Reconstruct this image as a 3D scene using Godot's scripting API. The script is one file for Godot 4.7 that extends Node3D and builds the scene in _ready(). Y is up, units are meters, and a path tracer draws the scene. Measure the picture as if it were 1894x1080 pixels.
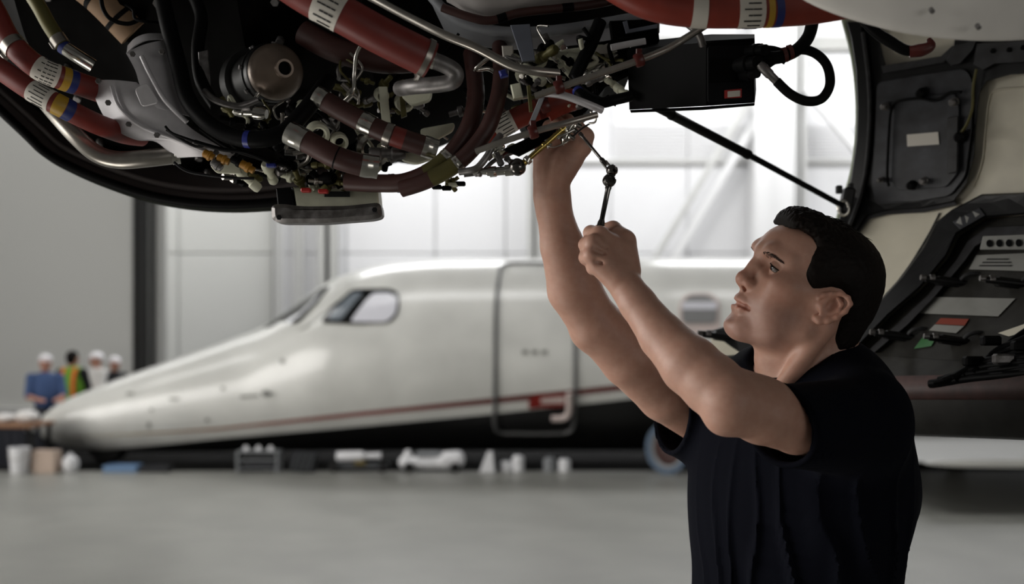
extends Node3D
# A mechanic works on the open engine of a business jet in a hangar; another jet stands behind him.
# Units are metres. The lens is level at 1.5 m with its axis shifted, so a sight line of the 1894 x 1080 frame is easy to follow.

const F := 2249.0      # focal length in pixels
const CX := 947.0
const CY := 645.0      # eye level in the frame
const EYE := 1.5

var mats := {}
var tex := {}
var named := {}
var lamp_count := 0

func _ready() -> void:
	set_camera()
	make_materials()
	set_light()
	build_hangar()
	build_jet()
	build_engine()
	build_cowl_door()
	build_person()
	build_tool()
	build_far_things()

func set_camera() -> void:
	var cam := Camera3D.new()
	cam.name = "camera"
	add_child(cam)
	cam.position = Vector3(0, EYE, 0)
	var at := CameraAttributesPhysical.new()
	at.frustum_near = 0.05
	at.frustum_far = 200.0
	at.frustum_focal_length = 50.0
	at.frustum_focus_distance = 1.72
	at.exposure_aperture = 4.0
	at.exposure_multiplier = 1.0
	cam.attributes = at
	cam.projection = Camera3D.PROJECTION_FRUSTUM
	cam.keep_aspect = Camera3D.KEEP_HEIGHT
	cam.near = 0.05
	cam.far = 200.0
	cam.size = 0.05 * 1080.0 / F
	cam.frustum_offset = Vector2(0, 0.05 * (CY - 540.0) / F)
	cam.current = true

func set_light() -> void:
	var we := WorldEnvironment.new()
	we.name = "world_environment"
	var e := Environment.new()
	e.background_mode = Environment.BG_COLOR
	e.background_color = Color(0.02, 0.02, 0.02)
	e.tonemap_mode = Environment.TONE_MAPPER_LINEAR
	e.tonemap_exposure = 1.0
	e.sdfgi_enabled = true
	e.ssao_enabled = true
	e.ssil_enabled = true
	we.environment = e
	add_child(we)
	# added light panels under the roof, out of view: x, z, width, depth, energy
	for a in LAMPS:
		added_lamp_panel(Vector3(a[0], 9.55, a[1]), a[2], a[3], a[4])
	added_bay("window_1", "tall glowing bay added in the left hangar wall as side light", Vector3(-13.9, 2.9, -3.0), 13.0, 5.0, PI / 2, 130.0)
	added_bay("window_2", "low glowing bay added in the wall behind the viewer as front light", Vector3(9.2, 1.5, 7.9), 10.0, 2.6, PI, 11.0)
	added_uplight()

func added_uplight() -> void:
	# an added fill light, out of view below, that brightens the open engine
	var at := Vector3(-1.55, 0.0, -1.45)
	var t := thing("added_uplight", "added flat fill light on the floor under the engine, out of view", "lamp", "", at)
	var h := mb(); box(h, Vector3(0, 0.05, 0), Vector3(1.1, 0.06, 0.8), 0.015); part(t, "housing", h, "steel_dark")
	var p := mb(); box(p, Vector3(0, 0.083, 0), Vector3(1.0, 0.006, 0.7), 0.0); part(t, "lamp_diffuser", p, "lamp_glow")
	for q in [[-0.45, -0.3], [0.45, -0.3], [-0.45, 0.3], [0.45, 0.3]]:
		var f := mb(); turned(f, Vector3(q[0], 0, q[1]), Vector3(q[0], 0.025, q[1]), [[0.0, 0.0], [0.03, 0.0], [0.03, 1.0], [0.0, 1.0]], 12); part(t, "foot", f, "steel_dark")
	var l := AreaLight3D.new()
	l.name = "uplight_fill"
	l.area_size = Vector2(1.0, 0.7)
	l.light_energy = 1.05
	l.area_normalize_energy = true
	l.light_color = Color(1.0, 0.98, 0.95)
	l.shadow_enabled = true
	add_child(l)
	l.position = at + Vector3(0, 0.1, 0)
	l.rotation_degrees = Vector3(90, 0, 0)

func added_bay(called: String, label: String, at: Vector3, w: float, h: float, turn: float, energy: float) -> void:
	# an unseen glowing bay added to a wall, to light the near things
	var b := Basis(Vector3.UP, turn)
	var p := mb(); box(p, at, Vector3(w, h, 0.04), 0.0, b)
	var o := structure(called, p, "added_bay_glow", label, "window")
	for k in 8:
		var m := mb(); box(m, at + b * Vector3(-w / 2 + w * k / 7.0, 0, 0.04), Vector3(0.08, h, 0.08), 0.01, b); part(o, "mullion", m, "trim_white")
	for k in 4:
		var m := mb(); box(m, at + b * Vector3(0, -h / 2 + h * k / 3.0, 0.04), Vector3(w, 0.08, 0.08), 0.01, b); part(o, "transom", m, "trim_white")
	var l := AreaLight3D.new()
	l.name = "added_bay_light"
	l.area_size = Vector2(w, h)
	l.light_energy = energy
	l.area_normalize_energy = true
	l.light_color = Color(1.0, 0.985, 0.965)
	l.shadow_enabled = true
	add_child(l, true)
	l.position = at + b * Vector3(0, 0, 0.14)
	l.rotation = Vector3(0, turn + PI, 0)

const LAMPS := [
	[-10.0, -22.5, 6.0, 3.0, 40.0], [-2.0, -22.5, 6.0, 3.0, 50.0], [6.0, -22.5, 6.0, 3.0, 50.0], [13.0, -22.5, 3.0, 3.0, 45.0],
	[-10.0, -11.5, 6.0, 2.0, 14.0], [-2.0, -11.5, 6.0, 2.0, 14.0], [6.0, -11.5, 6.0, 2.0, 14.0],
]

func added_lamp_panel(at: Vector3, w: float, d: float, energy: float) -> void:
	var t := thing("added_light_panel", "added white ceiling light panel, number %s from the left in the %s row" % [["one", "two", "three", "four"][lamp_count % 4], "rear" if lamp_count < 4 else "front"], "light", "added ceiling light panels", at)
	lamp_count += 1
	var h := mb(); box(h, Vector3(0, 0.05, 0), Vector3(w + 0.1, 0.1, d + 0.1), 0.02); part(t, "housing", h, "white_paint")
	var p := mb(); box(p, Vector3(0, -0.01, 0), Vector3(w, 0.02, d), 0.0); part(t, "lamp_diffuser", p, "lamp_glow")
	for sx in [-0.4, 0.4]:
		var r := mb()
		tube(r, [Vector3(sx * w, 0.1, 0), Vector3(sx * w, 0.45, 0)], [0.015], 6)
		part(t, "hanger_rod", r, "steel_dark")
	var l := AreaLight3D.new()
	l.name = "lamp_light"
	l.area_size = Vector2(w, d)
	l.light_energy = energy
	l.area_normalize_energy = true
	l.light_color = Color(0.985, 0.99, 1.0)
	l.shadow_enabled = true
	add_child(l)
	l.position = at + Vector3(0, -0.05, 0)
	l.rotation_degrees = Vector3(-90, 0, 0)

# ---------------------------------------------------------------- where things stand
func P(px: float, py: float, d: float) -> Vector3:
	return Vector3((px - CX) / F * d, EYE + (CY - py) / F * d, -d)

func PV(a: Array) -> Array:          # [[px, py, d], ...] -> points
	var o := []
	for p in a: o.append(P(p[0], p[1], p[2]))
	return o

# ---------------------------------------------------------------- things and parts
func numbered(n: String) -> String:
	if not named.has(n):
		named[n] = 0
		return n
	named[n] += 1
	return "%s_%03d" % [n, named[n]]

func thing(called: String, label: String, category: String, group := "", at := Vector3.ZERO) -> Node3D:
	var o := Node3D.new()
	o.name = numbered(called)
	add_child(o)
	o.position = at
	tag(o, label, category, group)
	return o

func tag(o: Node, label: String, category := "", group := "", kind := "") -> void:
	if label: o.set_meta("label", label)
	if category: o.set_meta("category", category)
	if group: o.set_meta("group", group)
	if kind: o.set_meta("kind", kind)

func part(parent: Node3D, called: String, st: SurfaceTool, m: String, label := "", normals := true) -> MeshInstance3D:
	if normals: st.generate_normals()
	return hang(parent, called, st.commit(), m, label)

func hang(parent: Node3D, called: String, mesh: Mesh, m: String, label := "") -> MeshInstance3D:
	var o := MeshInstance3D.new()
	o.mesh = mesh
	o.material_override = mats[m]
	if parent == self:
		o.name = numbered(called)
		add_child(o)
	else:
		o.name = called
		var n := 0
		while parent.has_node(NodePath(String(o.name))):
			n += 1
			o.name = "%s_%03d" % [called, n]
		parent.add_child(o)
	if label: o.set_meta("label", label)
	return o

func structure(called: String, st: SurfaceTool, m: String, label: String, category: String) -> MeshInstance3D:
	var o := part(self, called, st, m)
	tag(o, label, category, "", "structure")
	return o

# ---------------------------------------------------------------- shapes
func mb() -> SurfaceTool:
	var st := SurfaceTool.new()
	st.begin(Mesh.PRIMITIVE_TRIANGLES)
	return st

func tri(st: SurfaceTool, a: Vector3, b: Vector3, c: Vector3) -> void:
	st.add_vertex(a); st.add_vertex(b); st.add_vertex(c)

func quad(st: SurfaceTool, a: Vector3, b: Vector3, c: Vector3, d: Vector3) -> void:
	tri(st, a, b, c); tri(st, a, c, d)

# rows of points; wrap joins the last column to the first
func grid(st: SurfaceTool, rows: Array, wrap := false, sg := 0, flip := false) -> void:
	st.set_smooth_group(sg)
	for i in rows.size() - 1:
		var r: PackedVector3Array = rows[i]
		var q: PackedVector3Array = rows[i + 1]
		var n := r.size()
		for j in (n if wrap else n - 1):
			var k := (j + 1) % n
			if flip: quad(st, r[j], q[j], q[k], r[k])
			else: quad(st, r[j], r[k], q[k], q[j])

func fan(st: SurfaceTool, ring: PackedVector3Array, mid: Vector3, flip := false) -> void:
	st.set_smooth_group(-1)
	var n := ring.size()
	for j in n:
		if flip: tri(st, mid, ring[(j + 1) % n], ring[j])
		else: tri(st, mid, ring[j], ring[(j + 1) % n])

func box(st: SurfaceTool, at: Vector3, size: Vector3, bevel := 0.0, b := Basis.IDENTITY) -> void:
	st.set_smooth_group(-1)
	var h := size / 2
	bevel = minf(bevel, minf(h.x, minf(h.y, h.z)) * 0.95)
	if bevel <= 0.0:
		for ax in 3:
			for s in [-1.0, 1.0]:
				var u := Vector3.ZERO; var v := Vector3.ZERO; var n := Vector3.ZERO
				n[ax] = h[ax] * s; u[(ax + 1) % 3] = h[(ax + 1) % 3]; v[(ax + 2) % 3] = h[(ax + 2) % 3] * s
				quad(st, at + b * (n - u - v), at + b * (n - u + v), at + b * (n + u + v), at + b * (n + u - v))
		return
	var i := h - Vector3.ONE * bevel
	for ax in 3:
		var a1 := (ax + 1) % 3
		var a2 := (ax + 2) % 3
		for s in [-1.0, 1.0]:
			var c := []
			for q in [[-1, -1], [-1, 1], [1, 1], [1, -1]]:
				var p := Vector3.ZERO
				p[ax] = h[ax] * s; p[a1] = i[a1] * q[0]; p[a2] = i[a2] * q[1] * s
				c.append(at + b * p)
			quad(st, c[0], c[1], c[2], c[3])
		for s in [-1.0, 1.0]:
			for t in [-1.0, 1.0]:
				var c := []
				for q in [[0, -1], [1, -1], [1, 1], [0, 1]]:
					var p := Vector3.ZERO
					p[ax] = i[ax] * q[1]
					p[a1] = (h[a1] if q[0] == 0 else i[a1]) * s
					p[a2] = (i[a2] if q[0] == 0 else h[a2]) * t
					c.append(at + b * p)
				if s * t > 0: quad(st, c[3], c[2], c[1], c[0])
				else: quad(st, c[0], c[1], c[2], c[3])
	for s in [-1.0, 1.0]:
		for t in [-1.0, 1.0]:
			for u in [-1.0, 1.0]:
				var p0 := at + b * Vector3(h.x * s, i.y * t, i.z * u)
				var p1 := at + b * Vector3(i.x * s, h.y * t, i.z * u)
				var p2 := at + b * Vector3(i.x * s, i.y * t, h.z * u)
				if s * t * u > 0: tri(st, p0, p2, p1)
				else: tri(st, p0, p1, p2)

func spline(pts: Array, per := 8) -> PackedVector3Array:
	var o := PackedVector3Array()
	var n := pts.size()
	if n == 2:
		o.append(pts[0]); o.append(pts[1])
		return o
	for i in n - 1:
		var p0: Vector3 = pts[maxi(i - 1, 0)]
		var p1: Vector3 = pts[i]
		var p2: Vector3 = pts[i + 1]
		var p3: Vector3 = pts[mini(i + 2, n - 1)]
		for k in per:
			o.append(p1.cubic_interpolate(p2, p0, p3, float(k) / per))
	o.append(pts[n - 1])
	return o

func pick(a: Array, t: float) -> float:      # value along a list, 0..1
	if a.size() == 1: return a[0]
	var x := clampf(t, 0, 1) * (a.size() - 1)
	var i := mini(int(x), a.size() - 2)
	return lerpf(a[i], a[i + 1], x - i)

# a round tube along a smooth path; radii are spread along it
func tube(st: SurfaceTool, pts: Array, radii: Array, segs := 12, per := 8, caps := true, smooth := true, flat := 1.0) -> void:
	var path := spline(pts, per) if smooth else PackedVector3Array(pts)
	var n := path.size()
	var len := PackedFloat32Array([0.0])
	for i in n - 1: len.append(len[i] + path[i].distance_to(path[i + 1]))
	var rows := []
	var t0 := (path[1] - path[0]).normalized()
	var u := t0.cross(Vector3.UP if absf(t0.y) < 0.9 else Vector3.RIGHT).normalized()
	for i in n:
		var t := (path[mini(i + 1, n - 1)] - path[maxi(i - 1, 0)]).normalized()
		u = (u - t * u.dot(t)).normalized()
		var v := t.cross(u)
		var r := pick(radii, len[i] / maxf(len[n - 1], 1e-6))
		var ring := PackedVector3Array()
		for k in segs:
			var a := TAU * k / segs
			ring.append(path[i] + (u * cos(a) + v * sin(a) * flat) * r)
		rows.append(ring)
	grid(st, rows, true, 0)
	if caps:
		fan(st, rows[0], path[0], false)
		fan(st, rows[n - 1], path[n - 1], true)

# profile points (radius, height) turned round the y axis of b at o; sharp corners where the profile turns more than 35 degrees
func lathe(st: SurfaceTool, prof: Array, o: Vector3, b: Basis, segs := 32) -> void:
	var rows := []
	var start := 0
	for i in prof.size():
		var p: Vector2 = prof[i]
		var ring := PackedVector3Array()
		for k in segs:
			var a := TAU * k / segs
			ring.append(o + b * Vector3(cos(a) * p.x, p.y, sin(a) * p.x))
		rows.append(ring)
	var sg := 1
	for i in prof.size() - 1:
		if i > 0:
			var d0: Vector2 = (prof[i] - prof[i - 1]).normalized()
			var d1: Vector2 = (prof[i + 1] - prof[i]).normalized()
			if d0.dot(d1) < 0.82: sg += 1
		grid(st, [rows[i], rows[i + 1]], true, sg, true)

func basis_y(y: Vector3) -> Basis:            # a basis whose y axis points along y
	y = y.normalized()
	var x := y.cross(Vector3.BACK if absf(y.z) < 0.9 else Vector3.UP).normalized()
	return Basis(x, y, x.cross(y))

# a straight round bar with its own profile along it: [[radius, 0..1], ...]
func turned(st: SurfaceTool, a: Vector3, b: Vector3, prof: Array, segs := 20) -> void:
	var l := a.distance_to(b)
	var q := []
	for p in prof: q.append(Vector2(p[0], p[1] * l))
	lathe(st, q, a, basis_y(b - a), segs)

func hexnut(st: SurfaceTool, at: Vector3, axis: Vector3, r: float, h: float) -> void:
	lathe(st, [Vector2(0, -h / 2), Vector2(r * 0.9, -h / 2), Vector2(r, -h * 0.38), Vector2(r, h * 0.38), Vector2(r * 0.9, h / 2), Vector2(0, h / 2)], at, basis_y(axis), 6)

# outline points in the plane, given thickness along n, edges bevelled inwards
func slab(st: SurfaceTool, outline: PackedVector3Array, n: Vector3, bevel := 0.0) -> void:
	var c := outline.size()
	var u := (outline[1] - outline[0]).normalized()
	var nn := n.normalized()
	u = (u - nn * u.dot(nn)).normalized()
	var v := nn.cross(u)
	var flat := PackedVector2Array()
	for p in outline: flat.append(Vector2((p - outline[0]).dot(u), (p - outline[0]).dot(v)))
	if Geometry2D.is_polygon_clockwise(flat):
		outline = outline.duplicate(); outline.reverse(); flat.reverse()
	var inset := outline.duplicate()
	if bevel > 0.0:
		for i in c:
			var d0 := (outline[i] - outline[(i + c - 1) % c]).normalized()
			var d1 := (outline[(i + 1) % c] - outline[i]).normalized()
			var m := nn.cross(d0) + nn.cross(d1)
			inset[i] = outline[i] + m.normalized() * bevel
	var ix := Geometry2D.triangulate_polygon(flat)
	st.set_smooth_group(-1)
	for i in range(0, ix.size(), 3):
		var a := ix[i]; var b := ix[i + 1]; var d := ix[i + 2]
		if (flat[b] - flat[a]).cross(flat[d] - flat[a]) > 0.0:
			var e := b; b = d; d = e
		tri(st, inset[a] + n, inset[b] + n, inset[d] + n)
		tri(st, outline[a], outline[d], outline[b])
	var top := PackedVector3Array(); var rim := PackedVector3Array()
	for i in c:
		rim.append(outline[i] + n - nn * bevel); top.append(inset[i] + n)
	for i in c:
		var k := (i + 1) % c
		quad(st, outline[i], rim[i], rim[k], outline[k])
		if bevel > 0.0: quad(st, rim[i], top[i], top[k], rim[k])

func round_outline(pts: Array, r: float, per := 5) -> PackedVector3Array:   # rounds the corners of a polygon
	var o := PackedVector3Array()
	var n := pts.size()
	for i in n:
		var p: Vector3 = pts[i]
		var a: Vector3 = pts[(i + n - 1) % n] - p
		var b: Vector3 = pts[(i + 1) % n] - p
		var k := minf(r, minf(a.length(), b.length()) * 0.45)
		var s := p + a.normalized() * k
		var e := p + b.normalized() * k
		for j in per + 1:
			var t := float(j) / per
			o.append(s.lerp(p, t).lerp(p.lerp(e, t), t))
	return o

# ---------------------------------------------------------------- materials
func noise_tex(key: String, freq: float, lo: Color, hi: Color, octaves := 4, size := 256, kind := FastNoiseLite.TYPE_SIMPLEX_SMOOTH) -> NoiseTexture2D:
	if tex.has(key): return tex[key]
	var n := FastNoiseLite.new()
	n.seed = 7 + tex.size()
	n.noise_type = kind
	n.frequency = freq
	n.fractal_octaves = octaves
	var t := NoiseTexture2D.new()
	t.width = size; t.height = size
	t.seamless = true
	t.noise = n
	var g := Gradient.new()
	g.set_color(0, lo); g.set_color(1, hi)
	t.color_ramp = g
	tex[key] = t
	return t

func mat(key: String, c: Color, rough: float, metal := 0.0, grain := "", scale := 4.0, bump := 0.0) -> StandardMaterial3D:
	var m := StandardMaterial3D.new()
	m.resource_name = key
	m.albedo_color = c
	m.roughness = rough
	m.metallic = metal
	if grain:
		m.albedo_texture = tex[grain]
		m.uv1_triplanar = true
		m.uv1_scale = Vector3.ONE * scale
		if bump > 0.0:
			m.heightmap_enabled = true
			m.heightmap_texture = tex["height"]
			m.heightmap_scale = bump
	mats[key] = m
	return m

func make_materials() -> void:
	noise_tex("soft", 0.012, Color(0.88, 0.88, 0.88), Color.WHITE)
	noise_tex("grime", 0.02, Color(0.55, 0.54, 0.52), Color.WHITE, 5)
	noise_tex("speckle", 0.2, Color(0.7, 0.7, 0.7), Color.WHITE, 3)
	noise_tex("height", 0.08, Color.BLACK, Color.WHITE, 4)
	noise_tex("weave", 0.35, Color(0.78, 0.78, 0.78), Color.WHITE, 2)
	noise_tex("skin_tone", 0.03, Color(0.93, 0.89, 0.88), Color.WHITE, 4)
	# hangar
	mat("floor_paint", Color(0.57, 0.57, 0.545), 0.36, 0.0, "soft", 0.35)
	mat("floor_shade", Color(0.10, 0.10, 0.10), 0.9, 0.0, "grime", 0.4)  # shade under and behind the jet is put into this dark colour
	mats.floor_shade.metallic_specular = 0.15
	mat("wall_white", Color(0.93, 0.93, 0.935), 0.7)
	mat("wall_grey", Color(0.84, 0.84, 0.825), 0.75)
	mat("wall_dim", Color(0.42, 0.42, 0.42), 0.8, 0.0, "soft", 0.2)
	mat("trim_grey", Color(0.80, 0.80, 0.79), 0.6)
	mat("trim_shadow", Color(0.16, 0.16, 0.155), 0.7)  # shadow beside the door leaf, put into the colour
	mat("trim_mid", Color(0.74, 0.74, 0.725), 0.7)
	mat("trim_white", Color(0.93, 0.93, 0.93), 0.6)
	mat("white_paint", Color(0.86, 0.86, 0.84), 0.4)
	mat("steel_dark", Color(0.10, 0.10, 0.11), 0.5, 0.6)
	var g := mat("lamp_glow", Color(0.95, 0.95, 0.95), 0.6)
	g.emission_enabled = true
	g.emission = Color(1.0, 0.98, 0.95)
	g.emission_energy_multiplier = 1.5
	var w := mat("added_bay_glow", Color(0.95, 0.95, 0.95), 0.5)
	w.emission_enabled = true
	w.emission = Color(1.0, 0.99, 0.97)
	w.emission_energy_multiplier = 1.0

# ================================================================ the hangar
func slab_box(called: String, lo: Vector3, hi: Vector3, m: String, label: String, category: String) -> MeshInstance3D:
	var st := mb()
	box(st, (lo + hi) / 2, hi - lo, 0.0)
	return structure(called, st, m, label, category)

func build_hangar() -> void:
	slab_box("floor", Vector3(-14, -0.3, -14.95), Vector3(15, 0, 8), "floor_paint", "pale grey painted hangar floor with a soft sheen in the foreground", "floor")
	slab_box("floor_001", Vector3(-14, -0.3, -26.3), Vector3(15, 0, -14.95), "floor_shade", "floor beneath and behind the parked jet, its shade put into a dark colour", "floor")
	slab_box("ceiling", Vector3(-14.3, 10, -26.3), Vector3(15.3, 10.3, 8.3), "wall_dim", "dim grey hangar roof high above the aircraft", "ceiling")
	slab_box("wall_left", Vector3(-14.3, 0, -26.3), Vector3(-14, 10, 8.3), "wall_grey", "plain grey hangar side wall left of the jet", "wall")
	slab_box("wall_right", Vector3(15, 0, -26.3), Vector3(15.3, 10, 8.3), "wall_dim", "plain grey hangar side wall beyond the open cowling", "wall")
	slab_box("wall_front", Vector3(-14.3, 0, 8), Vector3(15.3, 10, 8.3), "wall_dim", "dim grey hangar wall behind the viewer", "wall")
	var back := slab_box("wall_back", Vector3(-14.3, 0, -26.6), Vector3(15.3, 10, -26.12), "trim_grey", "bright white hangar end wall of sheet panels behind the jet", "wall")
	var d := 26.0
	# sheet panels with recessed joints: column edges read off the frame, then one level joint
	var xs := [-260.0, 40.0, 330.0, 505.0, 640.0, 805.0, 935.0, 1130.0, 1272.0, 1460.0, 1640.0, 1900.0, 2245.0]
	for i in xs.size() - 1:
		for r in [[775.0, 470.0], [468.0, 301.0], [299.0, 120.0], [118.0, -88.0]]:
			var a := P(xs[i] + 1.0, r[0], d)
			var b := P(xs[i + 1] - 1.0, r[1], d)
			var st := mb()
			var mid := (a + b) / 2
			box(st, Vector3(mid.x, mid.y, -26.06), Vector3(b.x - a.x, b.y - a.y, 0.12), 0.015)
			part(back, "panel", st, "wall_white" if i > 2 else "wall_grey")
	# narrow ribs across the siding panels above the level joint
	var ribs := mb()
	for k in 12:
		var a := P(1135, 232.0 + 6.0 * k, d); var b := P(1640, 232.0 + 6.0 * k, d)
		box(ribs, Vector3((a.x + b.x) / 2, a.y, -25.985), Vector3(b.x - a.x, 0.022, 0.03), 0.006)
	tag(part(back, "siding_rib", ribs, "trim_white"), "thin level ribs of the siding", "", "", "stuff")
	# left leaf of the big door, its painted edge shadow and the grey column beside it
	var leaf := mb()
	var e := P(246, 0, 22)
	box(leaf, Vector3((-13.9 + e.x) / 2, 4.9, -22.1), Vector3(e.x + 13.9, 9.8, 0.2), 0.02)
	var door := structure("door_1", leaf, "wall_grey", "tall plain grey sliding hangar door leaf behind the group of people", "door")
	var rail := mb()
	box(rail, Vector3((-13.9 + e.x) / 2, 0.25, -21.97), Vector3(e.x + 13.9, 0.4, 0.05), 0.01)
	part(door, "kick_rail", rail, "trim_grey")
	trim("trim_1", 246, 265, 21.9, 0.3, "trim_shadow", "dark strip that stands for the shadow at the edge of the grey sliding door")
	trim("trim_2", 265, 300, 22.3, 0.3, "trim_mid", "mid grey steel column right of the dark shadow strip")
	trim("trim_3", 508, 520, 25.7, 0.2, "trim_grey", "thin grey wall post above the cockpit windscreen")
	trim("trim_4", 545, 559, 25.7, 0.2, "trim_grey", "thin grey wall post above the cockpit side window")
	trim("trim_5", 588, 622, 25.6, 0.3, "trim_mid", "broad grey beige wall column above the cockpit roof")
	trim("trim_6", 976, 1001, 25.6, 0.3, "trim_mid", "grey wall column left of the raised far forearm")
	trim("trim_7", 1396, 1470, 25.2, 0.6, "trim_white", "wide white steel column below the black control box")
	trim("trim_8", 1471, 1492, 25.5, 0.5, "trim_grey", "grey flange beside the wide white steel column")
	brace("trim_9", [1408, 150, 25.4], [1210, 480, 25.4], 0.13, "trim_grey", "outer slanting brace across the bright end wall")
	brace("trim_10", [1432, 168, 25.5], [1240, 490, 25.5], 0.16, "trim_white", "inner slanting white brace across the bright end wall")
	brace("trim_11", [1492, 165, 25.4], [1640, 345, 25.4], 0.17, "trim_white", "slanting white brace right of the wide white column")
	var gi := mb()
	var g1 := P(1000, 268, 25.8); var g2 := P(1900, 268, 25.8)
	box(gi, Vector3((g1.x + g2.x) / 2, P(0, 297, 25.8).y, -25.96), Vector3(g2.x - g1.x, 0.10, 0.06), 0.02)
	structure("trim_12", gi, "trim_grey", "level pale grey girt across the end wall above the jet", "beam")
	var g3 := mb()
	box(g3, Vector3((g1.x + g2.x) / 2, P(0, 78, 25.8).y, -25.93), Vector3(g2.x - g1.x, 0.3, 0.1), 0.02)
	structure("trim_13", g3, "trim_mid", "grey girt high on the end wall beside the cowling edge", "beam")

func trim(called: String, x0: float, x1: float, d: float, deep: float, m: String, label: String) -> void:
	var a := P(x0, 0, d); var b := P(x1, 0, d)
	var st := mb()
	var w := b.x - a.x
	var at := Vector3((a.x + b.x) / 2, 4.98, -d - deep / 2)
	box(st, at, Vector3(w * 0.3, 9.96, deep), 0.01)
	for s in [-0.5, 0.5]:
		box(st, at + Vector3(0, 0, s * (deep - 0.04)), Vector3(w, 9.96, 0.04), 0.008)
	structure(called, st, m, label, "column")

func brace(called: String, a: Array, b: Array, w: float, m: String, label: String) -> void:
	var p := P(a[0], a[1], a[2]); var q := P(b[0], b[1], b[2])
	var st := mb()
	box(st, (p + q) / 2, Vector3(w, p.distance_to(q), w), 0.02, basis_y(q - p))
	structure(called, st, m, label, "brace")

# ================================================================ the parked jet
const JD := 16.0
const TOP := [[76, 790], [80, 774], [92, 760], [120, 741], [165, 722], [250, 690], [350, 655], [430, 627], [485, 606], [545, 568], [615, 519], [660, 502], [710, 490], [770, 483], [900, 479], [1100, 478], [1500, 479], [2000, 484], [2300, 520], [2500, 560]]
const BOT := [[76, 790], [80, 806], [92, 815], [120, 826], [165, 833], [250, 835], [350, 835], [430, 834], [485, 833], [545, 833], [615, 832], [660, 832], [710, 832], [770, 832], [900, 832], [1100, 832], [1500, 832], [2000, 815], [2300, 720], [2500, 600]]

func table_at(t: Array, x: float) -> float:
	var n := t.size()
	if x <= t[0][0]: return t[0][1]
	for i in n - 1:
		if x <= t[i + 1][0]:
			var x0: float = t[i][0]
			var x1: float = t[i + 1][0]
			var pre: float = t[maxi(i - 1, 0)][1]
			var post: float = t[mini(i + 2, n - 1)][1]
			var u := (x - x0) / (x1 - x0)
			return cubic_interpolate_in_time(t[i][1], t[i + 1][1], pre, post, u, x1 - x0, t[maxi(i - 1, 0)][0] - x0, t[mini(i + 2, n - 1)][0] - x0) if i > 0 and i < n - 2 else lerpf(t[i][1], t[i + 1][1], u)
	return t[n - 1][1]

func jet_section(x: float) -> Array:         # world x -> centre height, half height, half width
	var px := CX + x / JD * F
	var a := EYE + (CY - table_at(TOP, px)) / F * JD
	var b := EYE + (CY - table_at(BOT, px)) / F * JD
	return [(a + b) / 2, maxf((a - b) / 2, 0.001), maxf((a - b) / 2, 0.001) * 0.92]

func jet_side(x: float, y: float, out := 0.0) -> Vector3:   # the skin nearest to the camera at x, y
	var s := jet_section(x)
	var t := clampf(absf(y - s[0]) / s[1], 0, 1)
	return Vector3(x, y, -JD + s[2] * pow(1.0 - pow(t, 2.2), 1 / 2.2) + out)

func jet_hit(px: float, py: float, out := 0.0) -> Vector3:
	var d := 15.3
	var p := Vector3.ZERO
	for k in 8:
		p = P(px, py, d)
		d = lerpf(d, -jet_side(p.x, p.y, out).z, 0.8)
	return P(px, py, d)

func line_y(pts: Array, x: float) -> float:
	for i in pts.size() - 1:
		if x <= pts[i + 1].x or i == pts.size() - 2:
			return lerpf(pts[i].y, pts[i + 1].y, clampf((x - pts[i].x) / (pts[i + 1].x - pts[i].x), 0, 4))
	return 0.0

func ring_px(o: PackedVector2Array, s: float, c: Vector2) -> PackedVector2Array:
	var r := PackedVector2Array()
	for p in o: r.append(c.lerp(p, s))
	return r

func round2(pts: Array, r: float) -> PackedVector2Array:
	var v := []
	for p in pts: v.append(Vector3(p[0], p[1], 0))
	var o := PackedVector2Array()
	for p in round_outline(v, r): o.append(Vector2(p.x, p.y))
	return o

# a piece that lies on the jet's skin, seen as this outline
func jet_patch(parent: Node3D, called: String, outline: PackedVector2Array, m: String, out := 0.012, label := "") -> MeshInstance3D:
	var c := Vector2.ZERO
	for p in outline: c += p / outline.size()
	var st := mb()
	var rows := []
	for s in [0.02, 0.25, 0.5, 0.75, 1.0]:
		var r := PackedVector3Array()
		for p in ring_px(outline, s, c): r.append(jet_hit(p.x, p.y, out))
		rows.append(r)
	var edge := PackedVector3Array()
	for p in ring_px(outline, 1.0, c): edge.append(jet_hit(p.x, p.y, out) + Vector3(0, 0, -out - 0.02))
	grid(st, rows, true, 0, true)
	grid(st, [rows[4], edge], true, 1, true)
	return part(parent, called, st, m, label)

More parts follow.
